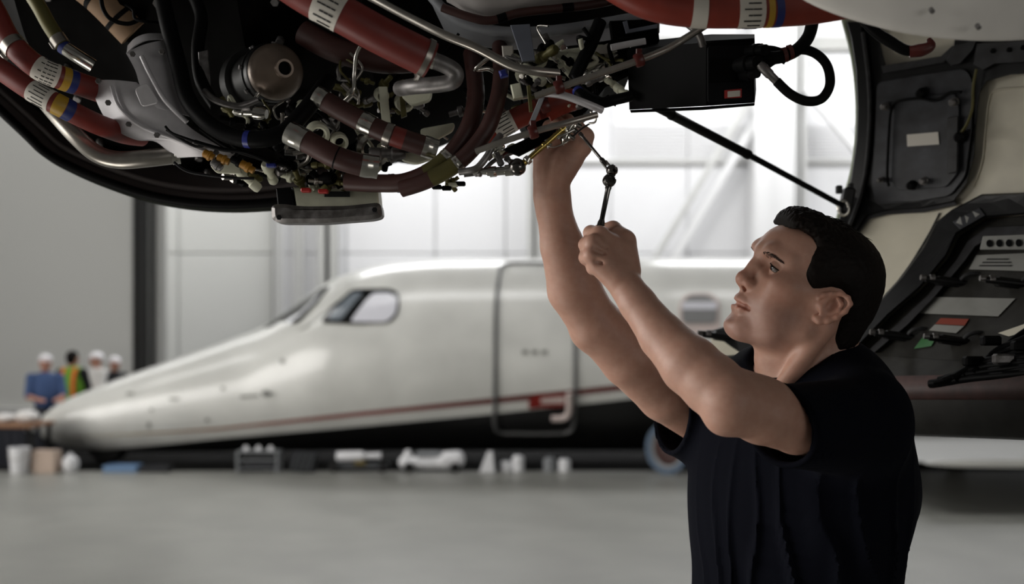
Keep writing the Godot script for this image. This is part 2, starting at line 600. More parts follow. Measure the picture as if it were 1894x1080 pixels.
func build_jet() -> void:
	mat("jet_white", Color(0.90, 0.90, 0.88), 0.28, 0.0, "soft", 0.3)
	mats.jet_white.clearcoat_enabled = true
	mats.jet_white.clearcoat = 0.5
	mats.jet_white.clearcoat_roughness = 0.1
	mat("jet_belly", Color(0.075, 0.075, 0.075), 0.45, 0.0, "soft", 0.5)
	mat("jet_glass", Color(0.05, 0.055, 0.06), 0.08)
	mat("jet_pane_dim", Color(0.46, 0.49, 0.52), 0.15)  # light reflected in the glass is put into this colour
	mat("jet_pane", Color(0.86, 0.86, 0.89), 0.2)
	mat("jet_grey", Color(0.42, 0.42, 0.42), 0.4, 0.3)
	mat("jet_shade", Color(0.50, 0.50, 0.50), 0.5)
	mat("jet_red", Color(0.50, 0.10, 0.07), 0.35)
	mat("jet_pink", Color(0.80, 0.74, 0.72), 0.4)
	mat("jet_rivet", Color(0.55, 0.55, 0.53), 0.4)
	mat("wing_grey", Color(0.56, 0.56, 0.55), 0.5)
	mat("tyre", Color(0.03, 0.03, 0.03), 0.8)
	var m := mat("jet_stripe", Color.WHITE, 0.35)
	m.vertex_color_use_as_albedo = true
	var jet := thing("business_jet", "white business jet with a pointed nose, dark belly and a thin red stripe", "airplane", "", Vector3(0, 0, 0))
	var stripe := []; var lower := []
	for p in [[80, 806], [165, 806], [300, 800], [400, 793.5], [672, 765], [905, 742], [1072, 725], [1145, 717], [1500, 682], [2000, 650], [2450, 600]]: stripe.append(jet_hit(p[0], p[1]))
	for p in [[80, 809], [165, 834], [250, 827], [400, 812], [672, 788], [905, 766], [1072, 748], [1161, 738], [1500, 706], [2000, 680], [2450, 625]]: lower.append(jet_hit(p[0], p[1]))
	var zones := [[], [], [], []]
	var tints := PackedColorArray()
	var px := 76.5
	while px < 2500.0:
		var x := (px - CX) / F * JD
		var s := jet_section(x)
		var ya: float = s[0] + s[1]
		var yb: float = s[0] - s[1]
		var w := lerpf(0.0, 0.034, clampf((px - 150) / 800.0, 0, 1)) + 0.004
		var y2 := clampf(line_y(stripe, x), yb + s[1] * 0.03, ya - s[1] * 0.2)
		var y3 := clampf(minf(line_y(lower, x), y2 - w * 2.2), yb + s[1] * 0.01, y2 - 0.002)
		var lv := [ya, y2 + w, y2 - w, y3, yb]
		var hi := clampf((px - 150) / 150.0, 0, 1)
		for z in 4:
			var row := PackedVector3Array()
			var n: int = [28, 2, 4, 14][z]
			for k in n + 1:
				var u := float(k) / n
				if z == 0: u = 1.0 - cos(u * PI / 2)
				if z == 3: u = sin(u * PI / 2)
				row.append(jet_side(x, lerpf(lv[z], lv[z + 1], u)))
			zones[z].append(row)
		var c := Color(0.60, 0.52, 0.34).lerp(Color(0.52, 0.27, 0.08), clampf((px - 250) / 200.0, 0, 1)).lerp(Color(0.50, 0.11, 0.05), clampf((px - 450) / 230.0, 0, 1)).lerp(Color(0.36, 0.05, 0.045), clampf((px - 700) / 200.0, 0, 1))
		tints.append(Color(0.86, 0.85, 0.8).lerp(c, hi).srgb_to_linear())
		px += 3.0 if px < 100.0 else (8.0 if px < 500.0 else 16.0)
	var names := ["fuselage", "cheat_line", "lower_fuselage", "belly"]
	for z in 4:
		var st := mb()
		for side in [1.0, -1.0]:
			var rows := []
			for r in zones[z]:
				var q := PackedVector3Array()
				for p in r: q.append(Vector3(p.x, p.y, -JD + (p.z + JD) * side))
				rows.append(q)
			if z == 1:
				st.set_smooth_group(0)
				for i in rows.size() - 1:
					for j in rows[i].size() - 1:
						var v := [[i, j], [i, j + 1], [i + 1, j + 1], [i + 1, j]]
						for k in ([0, 2, 1, 0, 3, 2] if side > 0 else [0, 1, 2, 0, 2, 3]):
							st.set_color(tints[v[k][0]])
							st.add_vertex(rows[v[k][0]][v[k][1]])
			else:
				grid(st, rows, false, 0, side > 0)
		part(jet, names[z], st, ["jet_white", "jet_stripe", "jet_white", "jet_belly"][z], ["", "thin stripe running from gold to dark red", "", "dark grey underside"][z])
	# cockpit glazing
	jet_patch(jet, "windscreen", round2([[486, 607], [551, 597], [585, 562], [611, 529], [596, 531], [545, 566]], 4), "jet_glass", 0.02, "dark windscreen pane")
	jet_patch(jet, "windscreen_post", round2([[548, 607], [562, 606], [606, 573], [650, 524], [636, 516], [606, 540], [586, 564]], 4), "jet_white", 0.03)
	jet_patch(jet, "side_window_frame", round2([[592, 597], [610, 571], [652, 534], [722, 533], [739, 543], [737, 578], [722, 597], [660, 600]], 10), "jet_glass", 0.02, "dark side window surround")
	jet_patch(jet, "window_pane", round2([[606, 591], [616, 574], [652, 541], [672, 540], [650, 566], [630, 592]], 6), "jet_pane_dim", 0.035)
	jet_patch(jet, "window_pane", round2([[647, 595], [668, 566], [690, 541], [722, 541], [735, 552], [732, 578], [716, 595]], 8), "jet_pane", 0.035, "side window pane with brightness put into its pale colour")  # brightness of the glass is painted as a pale pane
	# cabin window with its half drawn shade
	jet_patch(jet, "cabin_window_frame", round2([[1256, 622], [1256, 560], [1270, 542], [1312, 540], [1332, 556], [1332, 622]], 14), "jet_pink", 0.015)
	jet_patch(jet, "cabin_window_pane", round2([[1262, 598], [1262, 562], [1274, 546], [1310, 545], [1326, 560], [1326, 598]], 12), "jet_shade", 0.03, "grey cabin window")
	jet_patch(jet, "cabin_window_shade", round2([[1262, 572], [1262, 558], [1326, 558], [1326, 572]], 3), "jet_pane", 0.04)
	# entry door outline and its handle
	var seal := mb()
	var o := []
	for p in [[926, 496], [919, 540], [916, 600], [915, 680], [915, 740], [915, 785], [926, 800], [960, 802], [1020, 802], [1052, 799], [1061, 785], [1063, 740], [1063, 680], [1063, 600], [1061, 540], [1056, 496], [1045, 489], [990, 487], [940, 488], [926, 496]]: o.append(jet_hit(p[0], p[1], 0.02))
	tube(seal, o, [0.025], 8, 6, false)
	part(jet, "door_seal", seal, "jet_grey", "grey seal outlining the closed entry door")
	jet_patch(jet, "door_handle_plate", round2([[978, 757], [978, 740], [990, 732], [1046, 728], [1046, 752], [1000, 754]], 5), "jet_red", 0.03, "dark red plate by the door handle")
	jet_patch(jet, "door_handle_plate", round2([[1000, 746], [1000, 737], [1044, 733], [1044, 746]], 3), "jet_pink", 0.04)
	var hook := mb()
	tube(hook, [jet_hit(1052, 728, 0.08), jet_hit(1053, 750, 0.09), jet_hit(1050, 768, 0.1), jet_hit(1038, 774, 0.1), jet_hit(1020, 774, 0.1)], [0.04], 10, 6)
	part(jet, "door_handle", hook, "jet_pink", "pale hooked handle at the foot of the door")
	# small ports, plates and the stencilled marks
	for a in [[492, 728, 9, 7], [522, 668, 5, 5], [412, 718, 4, 4], [275, 786, 4, 6], [383, 777, 4, 4], [240, 728, 8, 3], [322, 738, 11, 3], [280, 758, 4, 3]]:
		var q := PackedVector2Array()
		for k in 10: q.append(Vector2(a[0] + a[2] * cos(TAU * k / 10), a[1] + a[3] * sin(TAU * k / 10)))
		jet_patch(jet, "access_port", q, "jet_rivet", 0.012)
	var probe := mb()
	box(probe, jet_hit(495, 728, 0.06), Vector3(0.1, 0.025, 0.1), 0.01)
	part(jet, "air_probe", probe, "jet_grey")
	jet_patch(jet, "data_plate", round2([[444, 731], [478, 729], [478, 734], [444, 737]], 1), "jet_rivet", 0.012)
	for a in [970, 988, 1006]:
		jet_patch(jet, "stencil_mark", round2([[a - 4, 655], [a - 4, 647], [a + 6, 647], [a + 6, 655]], 1), "jet_rivet", 0.012)
	# nose gear behind the lower edge, the near wing and the fin
	var gear := mb()
	var g0 := Vector3(-5.3, 0, -16)
	tube(gear, [g0 + Vector3(0, 0.75, 0), g0 + Vector3(0, 0.22, 0)], [0.05], 10)
	tube(gear, [g0 + Vector3(0.02, 0.5, 0), g0 + Vector3(0.5, 0.6, 0)], [0.025], 8)
	part(jet, "nose_gear_strut", gear, "jet_pink")
	for s in [-0.12, 0.12]:
		var wh := mb()
		lathe(wh, [Vector2(0, -0.05), Vector2(0.1, -0.05), Vector2(0.2, -0.06), Vector2(0.22, -0.03), Vector2(0.22, 0.03), Vector2(0.2, 0.06), Vector2(0.1, 0.05), Vector2(0, 0.05)], g0 + Vector3(0, 0.22, s), Basis(Vector3.RIGHT, Vector3.BACK, Vector3.DOWN), 20)
		part(jet, "nose_wheel", wh, "tyre")
	for s in [-0.9, 0.9]:
		var mg := mb()
		tube(mg, [Vector3(5.5, 0.5, -16 + s), Vector3(5.5, 0.25, -16 + s)], [0.06], 10)
		lathe(mg, [Vector2(0, -0.08), Vector2(0.15, -0.09), Vector2(0.25, -0.08), Vector2(0.27, 0), Vector2(0.25, 0.08), Vector2(0.15, 0.09), Vector2(0, 0.08)], Vector3(5.5, 0.27, -16 + s), Basis(Vector3.RIGHT, Vector3.BACK, Vector3.DOWN), 20)
		part(jet, "main_gear", mg, "tyre")
	for side in [1.0, -1.0]:
		var rows := []
		for k in 9:
			var u := k / 8.0
			var x0 := lerpf(3.5, 3.75, u); var x1 := lerpf(8.6, 7.2, u); var th := lerpf(0.13, 0.045, u)
			var ring := PackedVector3Array()
			for j in 28:
				var a := TAU * j / 28
				var c := (1 - cos(a)) / 2
				ring.append(Vector3(lerpf(x0, x1, c), 0.42 + 0.04 * u + sin(a) * th * (1.15 - c * 0.9), -JD + side * lerpf(0.8, 4.95, u)))
			rows.append(ring)
		var st := mb()
		grid(st, rows, true, 0, side < 0)
		var wing := part(jet, "wing", st, "wing_grey", "grey wing")
		var cap := mb()
		var ring2 := PackedVector3Array()
		for p in rows[8]: ring2.append(p + Vector3(0, 0, side * 0.05))
		grid(cap, [rows[8], ring2], true, 0, side < 0)
		fan(cap, ring2, Vector3(5.5, 0.46, -JD + side * 5.02), side > 0)
		part(wing, "tip_cap", cap, "jet_white", "white wing tip")
	var fin := mb()
	slab(fin, PackedVector3Array([Vector3(7.6, 2.5, -16.1), Vector3(9.3, 5.0, -16.1), Vector3(10.6, 5.0, -16.1), Vector3(10.4, 2.3, -16.1)]), Vector3(0, 0, 0.2), 0.05)
	part(jet, "tail_fin", fin, "jet_white")

# ================================================================ the open engine above the mechanic
var engine: Node3D

func sub_path(path: PackedVector3Array, t0: float, t1: float) -> Array:
	var len := PackedFloat32Array([0.0])
	for i in path.size() - 1: len.append(len[i] + path[i].distance_to(path[i + 1]))
	var all := len[len.size() - 1]
	var o := []
	for k in 7:
		var want := lerpf(t0, t1, k / 6.0) * all
		var i := 0
		while i < len.size() - 2 and len[i + 1] < want: i += 1
		o.append(path[i].lerp(path[i + 1], clampf((want - len[i]) / maxf(len[i + 1] - len[i], 1e-6), 0, 1)))
	return o

# a hose or pipe through frame points [px, py, depth]; wide is its width in pixels; bands: [from, to, kind]
func hose(called: String, pts: Array, wide: float, m: String, label := "", bands := []) -> MeshInstance3D:
	var q := PV(pts)
	var mid: Array = pts[pts.size() / 2]
	var r: float = wide / 2.0 / F * mid[2]
	var st := mb()
	tube(st, q, [r], 20 if wide > 24 else 14, 8)
	var o := part(engine, called, st, m, label)
	var path := spline(q, 8)
	for b in bands:
		var sp := sub_path(path, b[0], b[1])
		if b[1] >= 0.999: sp[6] += (sp[6] - sp[5]).normalized() * r * 0.12
		if b[0] <= 0.001: sp[0] += (sp[0] - sp[1]).normalized() * r * 0.12
		var bs := mb()
		match b[2]:
			"label":
				tube(bs, sp, [r * 1.03], 20, 2)
				part(o, "label_band", bs, "label_white", "white printed band")
				var ls := mb()
				for k in 18:
					var a := TAU * k / 18
					for i in range(1 + k % 2, 5):
						var ax := basis_y(sp[i + 1] - sp[i])
						var out := ax.x * cos(a) + ax.z * sin(a)
						box(ls, (sp[i] + sp[i + 1]) / 2 + out * r * 1.035, Vector3(r * 0.08, (sp[i + 1] - sp[i]).length() * 1.02, r * 0.04), 0.0, Basis(ax.y.cross(out), ax.y, out).orthonormalized())
				part(o, "band_lettering", ls, "ink")
			"clamp":
				tube(bs, sp, [r * 1.08], 20, 2)
				var ax := basis_y(sp[6] - sp[0])
				box(bs, sp[3] + ax.x * r * 1.15, Vector3(r * 0.4, (sp[6] - sp[0]).length() * 0.8, r * 0.5), r * 0.06, ax)
				part(o, "hose_clamp", bs, "steel")
			"ferrule":
				tube(bs, sp, [r * 1.06, r * 1.09, r * 1.04, r * 1.06], 20, 3)
				part(o, "ferrule", bs, "steel_bright")
			_:
				tube(bs, sp, [r * 1.025], 20, 2)
				part(o, "colour_band", bs, b[2])
	return o

func pipe_clip(at: Array, towards: Vector3, wide: float, m := "clip_red") -> void:
	var c := P(at[0], at[1], at[2])
	var r: float = wide / 2.0 / F * at[2]
	var st := mb()
	turned(st, c - towards.normalized() * r * 1.1, c + towards.normalized() * r * 1.1, [[0.0, 0.0], [r * 1.5, 0.0], [r * 1.75, 0.2], [r * 1.75, 0.8], [r * 1.5, 1.0], [0.0, 1.0]], 16)
	box(st, c + Vector3(0, r * 2.0, -r * 0.4), Vector3(r * 1.5, r * 1.8, r * 1.0), r * 0.2)
	part(engine, "pipe_clip", st, m, "dark red rubber pipe clip" if m == "clip_red" else "")

func plate(parent: Node3D, called: String, px: Array, d: float, thick: float, m: String, label := "", bevel := 0.002, rnd := 0.0) -> MeshInstance3D:
	var o := []
	for p in px: o.append(P(p[0], p[1], d if p.size() < 3 else p[2]))
	var ring := round_outline(o, rnd, 4) if rnd > 0.0 else PackedVector3Array(o)
	for i in ring.size(): ring[i].z -= thick
	var st := mb()
	slab(st, ring, Vector3(0, 0, thick), bevel)
	return part(parent, called, st, m, label)

func sheet(parent: Node3D, called: String, left: Array, right: Array, bulge: float, m: String, label := "", thick := 0.004, n := 10) -> MeshInstance3D:
	# a bent metal sheet between two edge curves given as [px, py, depth]
	var a := spline(PV(left), 6)
	var b := spline(PV(right), 6)
	var rows := []; var rear := []
	for i in 31:
		var u := i / 30.0
		var p := sub_path(a, u, u)[0] as Vector3
		var q := sub_path(b, u, u)[0] as Vector3
		var r := PackedVector3Array(); var s := PackedVector3Array()
		for j in n + 1:
			var t := float(j) / n
			var w := p.lerp(q, t) + Vector3(0, 0, bulge * sin(t * PI))
			r.append(w); s.append(w - Vector3(0, 0, thick))
		rows.append(r); rear.append(s)
	var st := mb()
	grid(st, rows, false, 1, true)
	grid(st, rear, false, 2)
	for e in [0, n]:
		var l1 := PackedVector3Array(); var l2 := PackedVector3Array()
		for i in 31:
			l1.append(rows[i][e]); l2.append(rear[i][e])
		grid(st, [l1, l2], false, 3)
	for e in [0, 30]: grid(st, [rows[e], rear[e]], false, 4)
	return part(parent, called, st, m, label)

func engine_materials() -> void:
	mat("casing", Color(0.05, 0.048, 0.046), 0.6, 0.0, "grime", 6.0)
	mats.casing.metallic_specular = 0.12
	mat("drum", Color(0.08, 0.078, 0.075), 0.4, 0.4, "grime", 6.0)
	mat("liner", Color(0.36, 0.325, 0.32), 0.6, 0.0, "speckle", 9.0)
	mat("nacelle_skin", Color(0.42, 0.44, 0.40), 0.4, 0.0, "soft", 3.0)
	mat("hose_red", Color(0.46, 0.155, 0.125), 0.48, 0.0, "soft", 9.0)
	mat("hose_orange", Color(0.52, 0.18, 0.12), 0.48, 0.0, "soft", 9.0)
	mat("hose_brown", Color(0.25, 0.125, 0.105), 0.5, 0.0, "soft", 9.0)
	mat("rubber", Color(0.035, 0.035, 0.037), 0.5)
	mat("cable_braid", Color(0.06, 0.06, 0.055), 0.6, 0.0, "weave", 60.0)
	mat("steel", Color(0.66, 0.64, 0.61), 0.32, 0.9, "soft", 12.0)
	mat("steel_bright", Color(0.78, 0.77, 0.74), 0.22, 1.0)
	mat("chrome", Color(0.72, 0.71, 0.69), 0.12, 1.0)
	mat("chrome_dark", Color(0.40, 0.39, 0.38), 0.16, 1.0)
	mat("steel_worn", Color(0.58, 0.57, 0.57), 0.45, 0.7, "grime", 8.0)
	mat("alloy", Color(0.80, 0.79, 0.80), 0.42, 0.2, "soft", 7.0)
	mat("brass", Color(0.62, 0.54, 0.30), 0.25, 0.9)
	mat("olive", Color(0.34, 0.32, 0.16), 0.5, 0.3)
	mat("bronze", Color(0.50, 0.44, 0.39), 0.34, 0.45, "soft", 8.0)
	mat("frame_grey", Color(0.62, 0.63, 0.65), 0.5, 0.2, "soft", 5.0)
	mat("frame_blue", Color(0.46, 0.48, 0.53), 0.55, 0.1, "soft", 5.0)
	mat("primer", Color(0.84, 0.84, 0.75), 0.55, 0.0, "soft", 7.0)
	mat("cloth_white", Color(0.80, 0.78, 0.77), 0.8, 0.0, "soft", 7.0)
	mat("tan_duct", Color(0.55, 0.44, 0.33), 0.65, 0.0, "soft", 8.0)
	mat("box_black", Color(0.012, 0.012, 0.013), 0.6)
	mat("box_face", Color(0.055, 0.055, 0.062), 0.55)
	mat("label_white", Color(0.78, 0.76, 0.72), 0.55)
	mat("label_red", Color(0.62, 0.10, 0.08), 0.5)
	mat("label_green", Color(0.22, 0.42, 0.24), 0.5)
	mat("label_yellow", Color(0.66, 0.52, 0.14), 0.5)
	mat("label_blue", Color(0.08, 0.14, 0.38), 0.5)
	mat("ink", Color(0.03, 0.03, 0.035), 0.6)
	mat("clip_red", Color(0.30, 0.075, 0.05), 0.4)
	mat("plug_blue", Color(0.08, 0.13, 0.45), 0.4)
	mat("plug_yellow", Color(0.60, 0.42, 0.10), 0.5)
	for k in ["rubber", "cable_braid", "box_black", "box_face"]: mats[k].metallic_specular = 0.2
	mat("skin_white", Color(0.92, 0.905, 0.88), 0.4, 0.0, "soft", 2.0)

func build_engine() -> void:
	engine_materials()
	build_nacelle()
	engine = thing("jet_engine", "open aircraft engine hanging overhead, packed with red hoses, pipes and dark machinery", "engine")
	# casing: a dark turned body with flanges, lying across the frame above it
	var a := P(-420, -150, 2.42); var b := P(1330, -150, 2.20)
	var prof := []
	var low := [[-420, 40], [-100, 110], [0, 150], [100, 195], [200, 262], [320, 315], [420, 326], [620, 324], [760, 300], [860, 262], [950, 215], [1050, 172], [1120, 128], [1180, 70], [1250, -30], [1330, -140]]
	for k in 61:
		var px := lerpf(-420, 1330, k / 60.0)
		var d := lerpf(2.42, 2.20, k / 60.0)
		var r := maxf(0.005, (table_at(low, px) + 150.0) / F * d)
		prof.append(Vector2(r * (1.0 if k % 6 else 1.035), a.distance_to(b) * k / 60.0))
	var st := mb()
	lathe(st, prof, a, basis_y(b - a), 72)
	var casing := part(engine, "engine_casing", st, "casing", "dark metal engine casing")
	# bolts round the flanges, on the side that shows
	for k in [24, 30, 36]:
		var c: Vector3 = a.lerp(b, k / 60.0)
		for j in 16:
			var an := -0.2 - 1.9 * j / 15.0
			var bs := mb()
			var bx := basis_y(b - a)
			var out := Vector3(0, sin(an), cos(an))
			hexnut(bs, c + out * prof[k].x * 1.01, out, 0.007, 0.012)
			part(casing, "bolt", bs, "steel_worn")
	build_left_side()
	build_middle()
	build_right_side()
	build_clutter()
	build_control_box()

func build_nacelle() -> void:
	# the far half of the nacelle: its lower edge shows as a long dark arc, its liner curves up behind the engine
	var edge := [[-470, -420], [-370, -200], [-260, -40], [-120, 110], [0, 224], [45, 266], [98, 295], [163, 322], [244, 348], [326, 362], [400, 366], [470, 363], [540, 356], [640, 350]]
	var o := thing("nacelle_cowl", "dark curved lower edge of the engine nacelle sweeping across the upper left corner", "cowling")
	var pts := []
	for e in edge: pts.append(P(e[0], e[1], 2.06))
	var path := spline(pts, 6)
	var rows := []; var outer := []
	for s in [[0.0, 0.0], [0.02, 0.01], [0.06, 0.05], [0.12, 0.11], [0.22, 0.20], [0.40, 0.32], [0.7, 0.45], [1.1, 0.52]]:
		var r := PackedVector3Array(); var q := PackedVector3Array()
		for p in path:
			var in_ := (Vector3(-0.35, 2.15, p.z) - p).normalized()
			r.append(p + in_ * s[0] + Vector3(0, 0, -s[1] - 0.1))
			q.append(p + in_ * (s[0] - 0.012) + Vector3(0, 0, -s[1] - 0.125))
		rows.append(r); outer.append(q)
	var li := mb(); grid(li, rows, false, 0); part(o, "liner", li, "liner", "speckled dark inner liner")
	var sk := mb(); grid(sk, outer, false, 0, true); part(o, "outer_skin", sk, "nacelle_skin")
	var lip := []
	for i in range(0, path.size(), 2): lip.append(path[i] + Vector3(0, 0, -0.095))
	var ls := mb(); tube(ls, lip, [0.0085], 10, 3, true, true); part(o, "edge_seal", ls, "rubber", "black rubber edge seal")
	var step := []
	for i in range(0, path.size(), 2):
		var in_ := (Vector3(-0.35, 2.15, path[i].z) - path[i]).normalized()
		step.append(path[i] + in_ * 0.028 + Vector3(0, 0, -0.105))
	var ss := mb(); tube(ss, step, [0.006], 8, 3); part(o, "liner_bead", ss, "liner")

func build_left_side() -> void:
	hose("hose", [[-60, -60, 1.78], [-12, 20, 1.77], [14, 70, 1.76], [44, 104, 1.75], [84, 132, 1.75], [160, 160, 1.79], [240, 186, 1.86]], 44, "hose_red", "red fire sleeved hose at the far left, upper of two", [[0.40, 0.44, "clamp"], [0.555, 0.64, "label"], [0.655, 0.685, "label_yellow"], [0.685, 0.715, "label_blue"]])
	hose("hose", [[-40, 100, 1.72], [8, 133, 1.71], [60, 168, 1.70], [112, 196, 1.70], [172, 226, 1.74], [226, 246, 1.80], [262, 252, 1.84]], 40, "hose_red", "red fire sleeved hose at the far left, lower of two", [[0.33, 0.44, "label"], [0.455, 0.495, "label_yellow"], [0.495, 0.53, "label_blue"]])
	hose("pipe", [[70, 170, 1.78], [108, 216, 1.78], [145, 256, 1.77], [180, 285, 1.77], [220, 296, 1.77], [270, 293, 1.77], [330, 286, 1.78]], 33, "steel", "bent brushed steel pipe under the lower red hose", [[0.0, 0.04, "ferrule"], [0.96, 1.0, "ferrule"]])
	hose("pipe", [[45, -30, 1.84], [72, 12, 1.83], [92, 48, 1.83], [116, 84, 1.83]], 28, "olive", "olive beige pipe beside the red hoses", [[0.86, 0.99, "clamp"]])
	hose("pipe", [[116, 86, 1.83], [140, 102, 1.83], [172, 122, 1.84]], 26, "steel_bright", "short bright pipe end", [[0.0, 0.14, "label_blue"]])
	hose("duct", [[120, -50, 1.90], [180, -5, 1.90], [246, 62, 1.92]], 58, "tan_duct", "tan wrapped duct at the top left", [[0.42, 0.47, "rubber"], [0.75, 0.8, "rubber"]])
	hose("cable", [[186, -20, 1.82], [190, 14, 1.82], [206, 36, 1.82], [236, 44, 1.83], [258, 36, 1.84]], 8, "rubber")
	hose("cable", [[232, 8, 1.80], [246, 18, 1.80], [250, 34, 1.80], [270, 40, 1.80], [292, 42, 1.82]], 6, "rubber")
	# the pale sheet metal shroud
	sheet(engine, "shroud", [[166, 150, 1.80], [182, 196, 1.79], [208, 236, 1.78], [250, 258, 1.77], [288, 262, 1.76], [322, 292, 1.77]], [[252, 152, 1.77], [282, 176, 1.76], [318, 205, 1.75], [352, 236, 1.75], [392, 262, 1.75], [442, 292, 1.77]], 0.012, "alloy", "pale grey sheet metal shroud between hoses")
	sheet(engine, "shroud", [[233, 98, 1.77], [250, 130, 1.76], [262, 165, 1.755], [290, 200, 1.75]], [[304, 74, 1.79], [318, 112, 1.79], [338, 165, 1.78], [372, 222, 1.77]], 0.010, "alloy")
	sheet(engine, "shroud_flange", [[234, 98, 1.765], [250, 84, 1.765], [272, 74, 1.77], [304, 72, 1.79]], [[236, 84, 1.80], [250, 70, 1.80], [272, 62, 1.80], [304, 62, 1.81]], 0.0, "alloy")
	hose("shroud_rib", [[206, 160, 1.765], [222, 200, 1.76], [262, 234, 1.75], [320, 256, 1.745], [380, 280, 1.75]], 7, "alloy")
	hose("shroud_rib", [[262, 104, 1.755], [280, 142, 1.75], [306, 186, 1.74], [346, 226, 1.74]], 9, "alloy")
	plate(engine, "doubler_plate", [[248, 164], [272, 152], [294, 190], [262, 198]], 1.742, 0.003, "alloy", "", 0.001, 0.006)
	for q in [[245, 100], [182, 150], [200, 190], [238, 230], [290, 250], [350, 262], [400, 282], [300, 96]]:
		var bs := mb(); hexnut(bs, P(q[0], q[1], 1.742), Vector3(0, 0, 1), 0.0042, 0.005); part(engine, "shroud_bolt", bs, "steel_worn")
	# small yellow and black plugs at the foot of the shroud, on their leads
	for q in [[376, 282, 396, 292, "plug_yellow"], [402, 290, 424, 300, "plug_yellow"], [428, 292, 452, 306, "rubber"], [442, 300, 470, 316, "plug_yellow"], [392, 298, 410, 312, "steel_worn"]]:
		var ps := mb()
		turned(ps, P(q[0], q[1], 1.735), P(q[2], q[3], 1.735), [[0.0, 0.0], [0.004, 0.0], [0.006, 0.1], [0.006, 0.45], [0.0075, 0.5], [0.0075, 0.7], [0.005, 0.75], [0.005, 1.0], [0.0, 1.0]], 14)
		part(engine, "plug", ps, q[4], "small yellow and black cable plug" if q[4] == "plug_yellow" else "")
	hose("cable", [[306, 234, 1.73], [318, 246, 1.725], [344, 256, 1.72], [376, 268, 1.72], [360, 270, 1.725], [330, 254, 1.73], [308, 240, 1.732]], 5, "rubber", "thin black cable loop in front of the shroud")
	hose("cable", [[360, 262, 1.72], [410, 276, 1.72], [456, 282, 1.72], [500, 300, 1.73]], 8, "rubber")
	hose("cable", [[370, 238, 1.73], [420, 272, 1.73], [470, 290, 1.73], [530, 306, 1.74]], 7, "rubber")
	hose("wire_guard", [[322, 300, 1.74], [350, 318, 1.74], [420, 328, 1.74], [470, 330, 1.75]], 5, "steel_dark")
	plate(engine, "bracket", [[388, 306], [400, 320], [448, 322], [440, 302], [420, 298]], 1.76, 0.004, "primer", "pale bracket under the plugs", 0.001, 0.004)

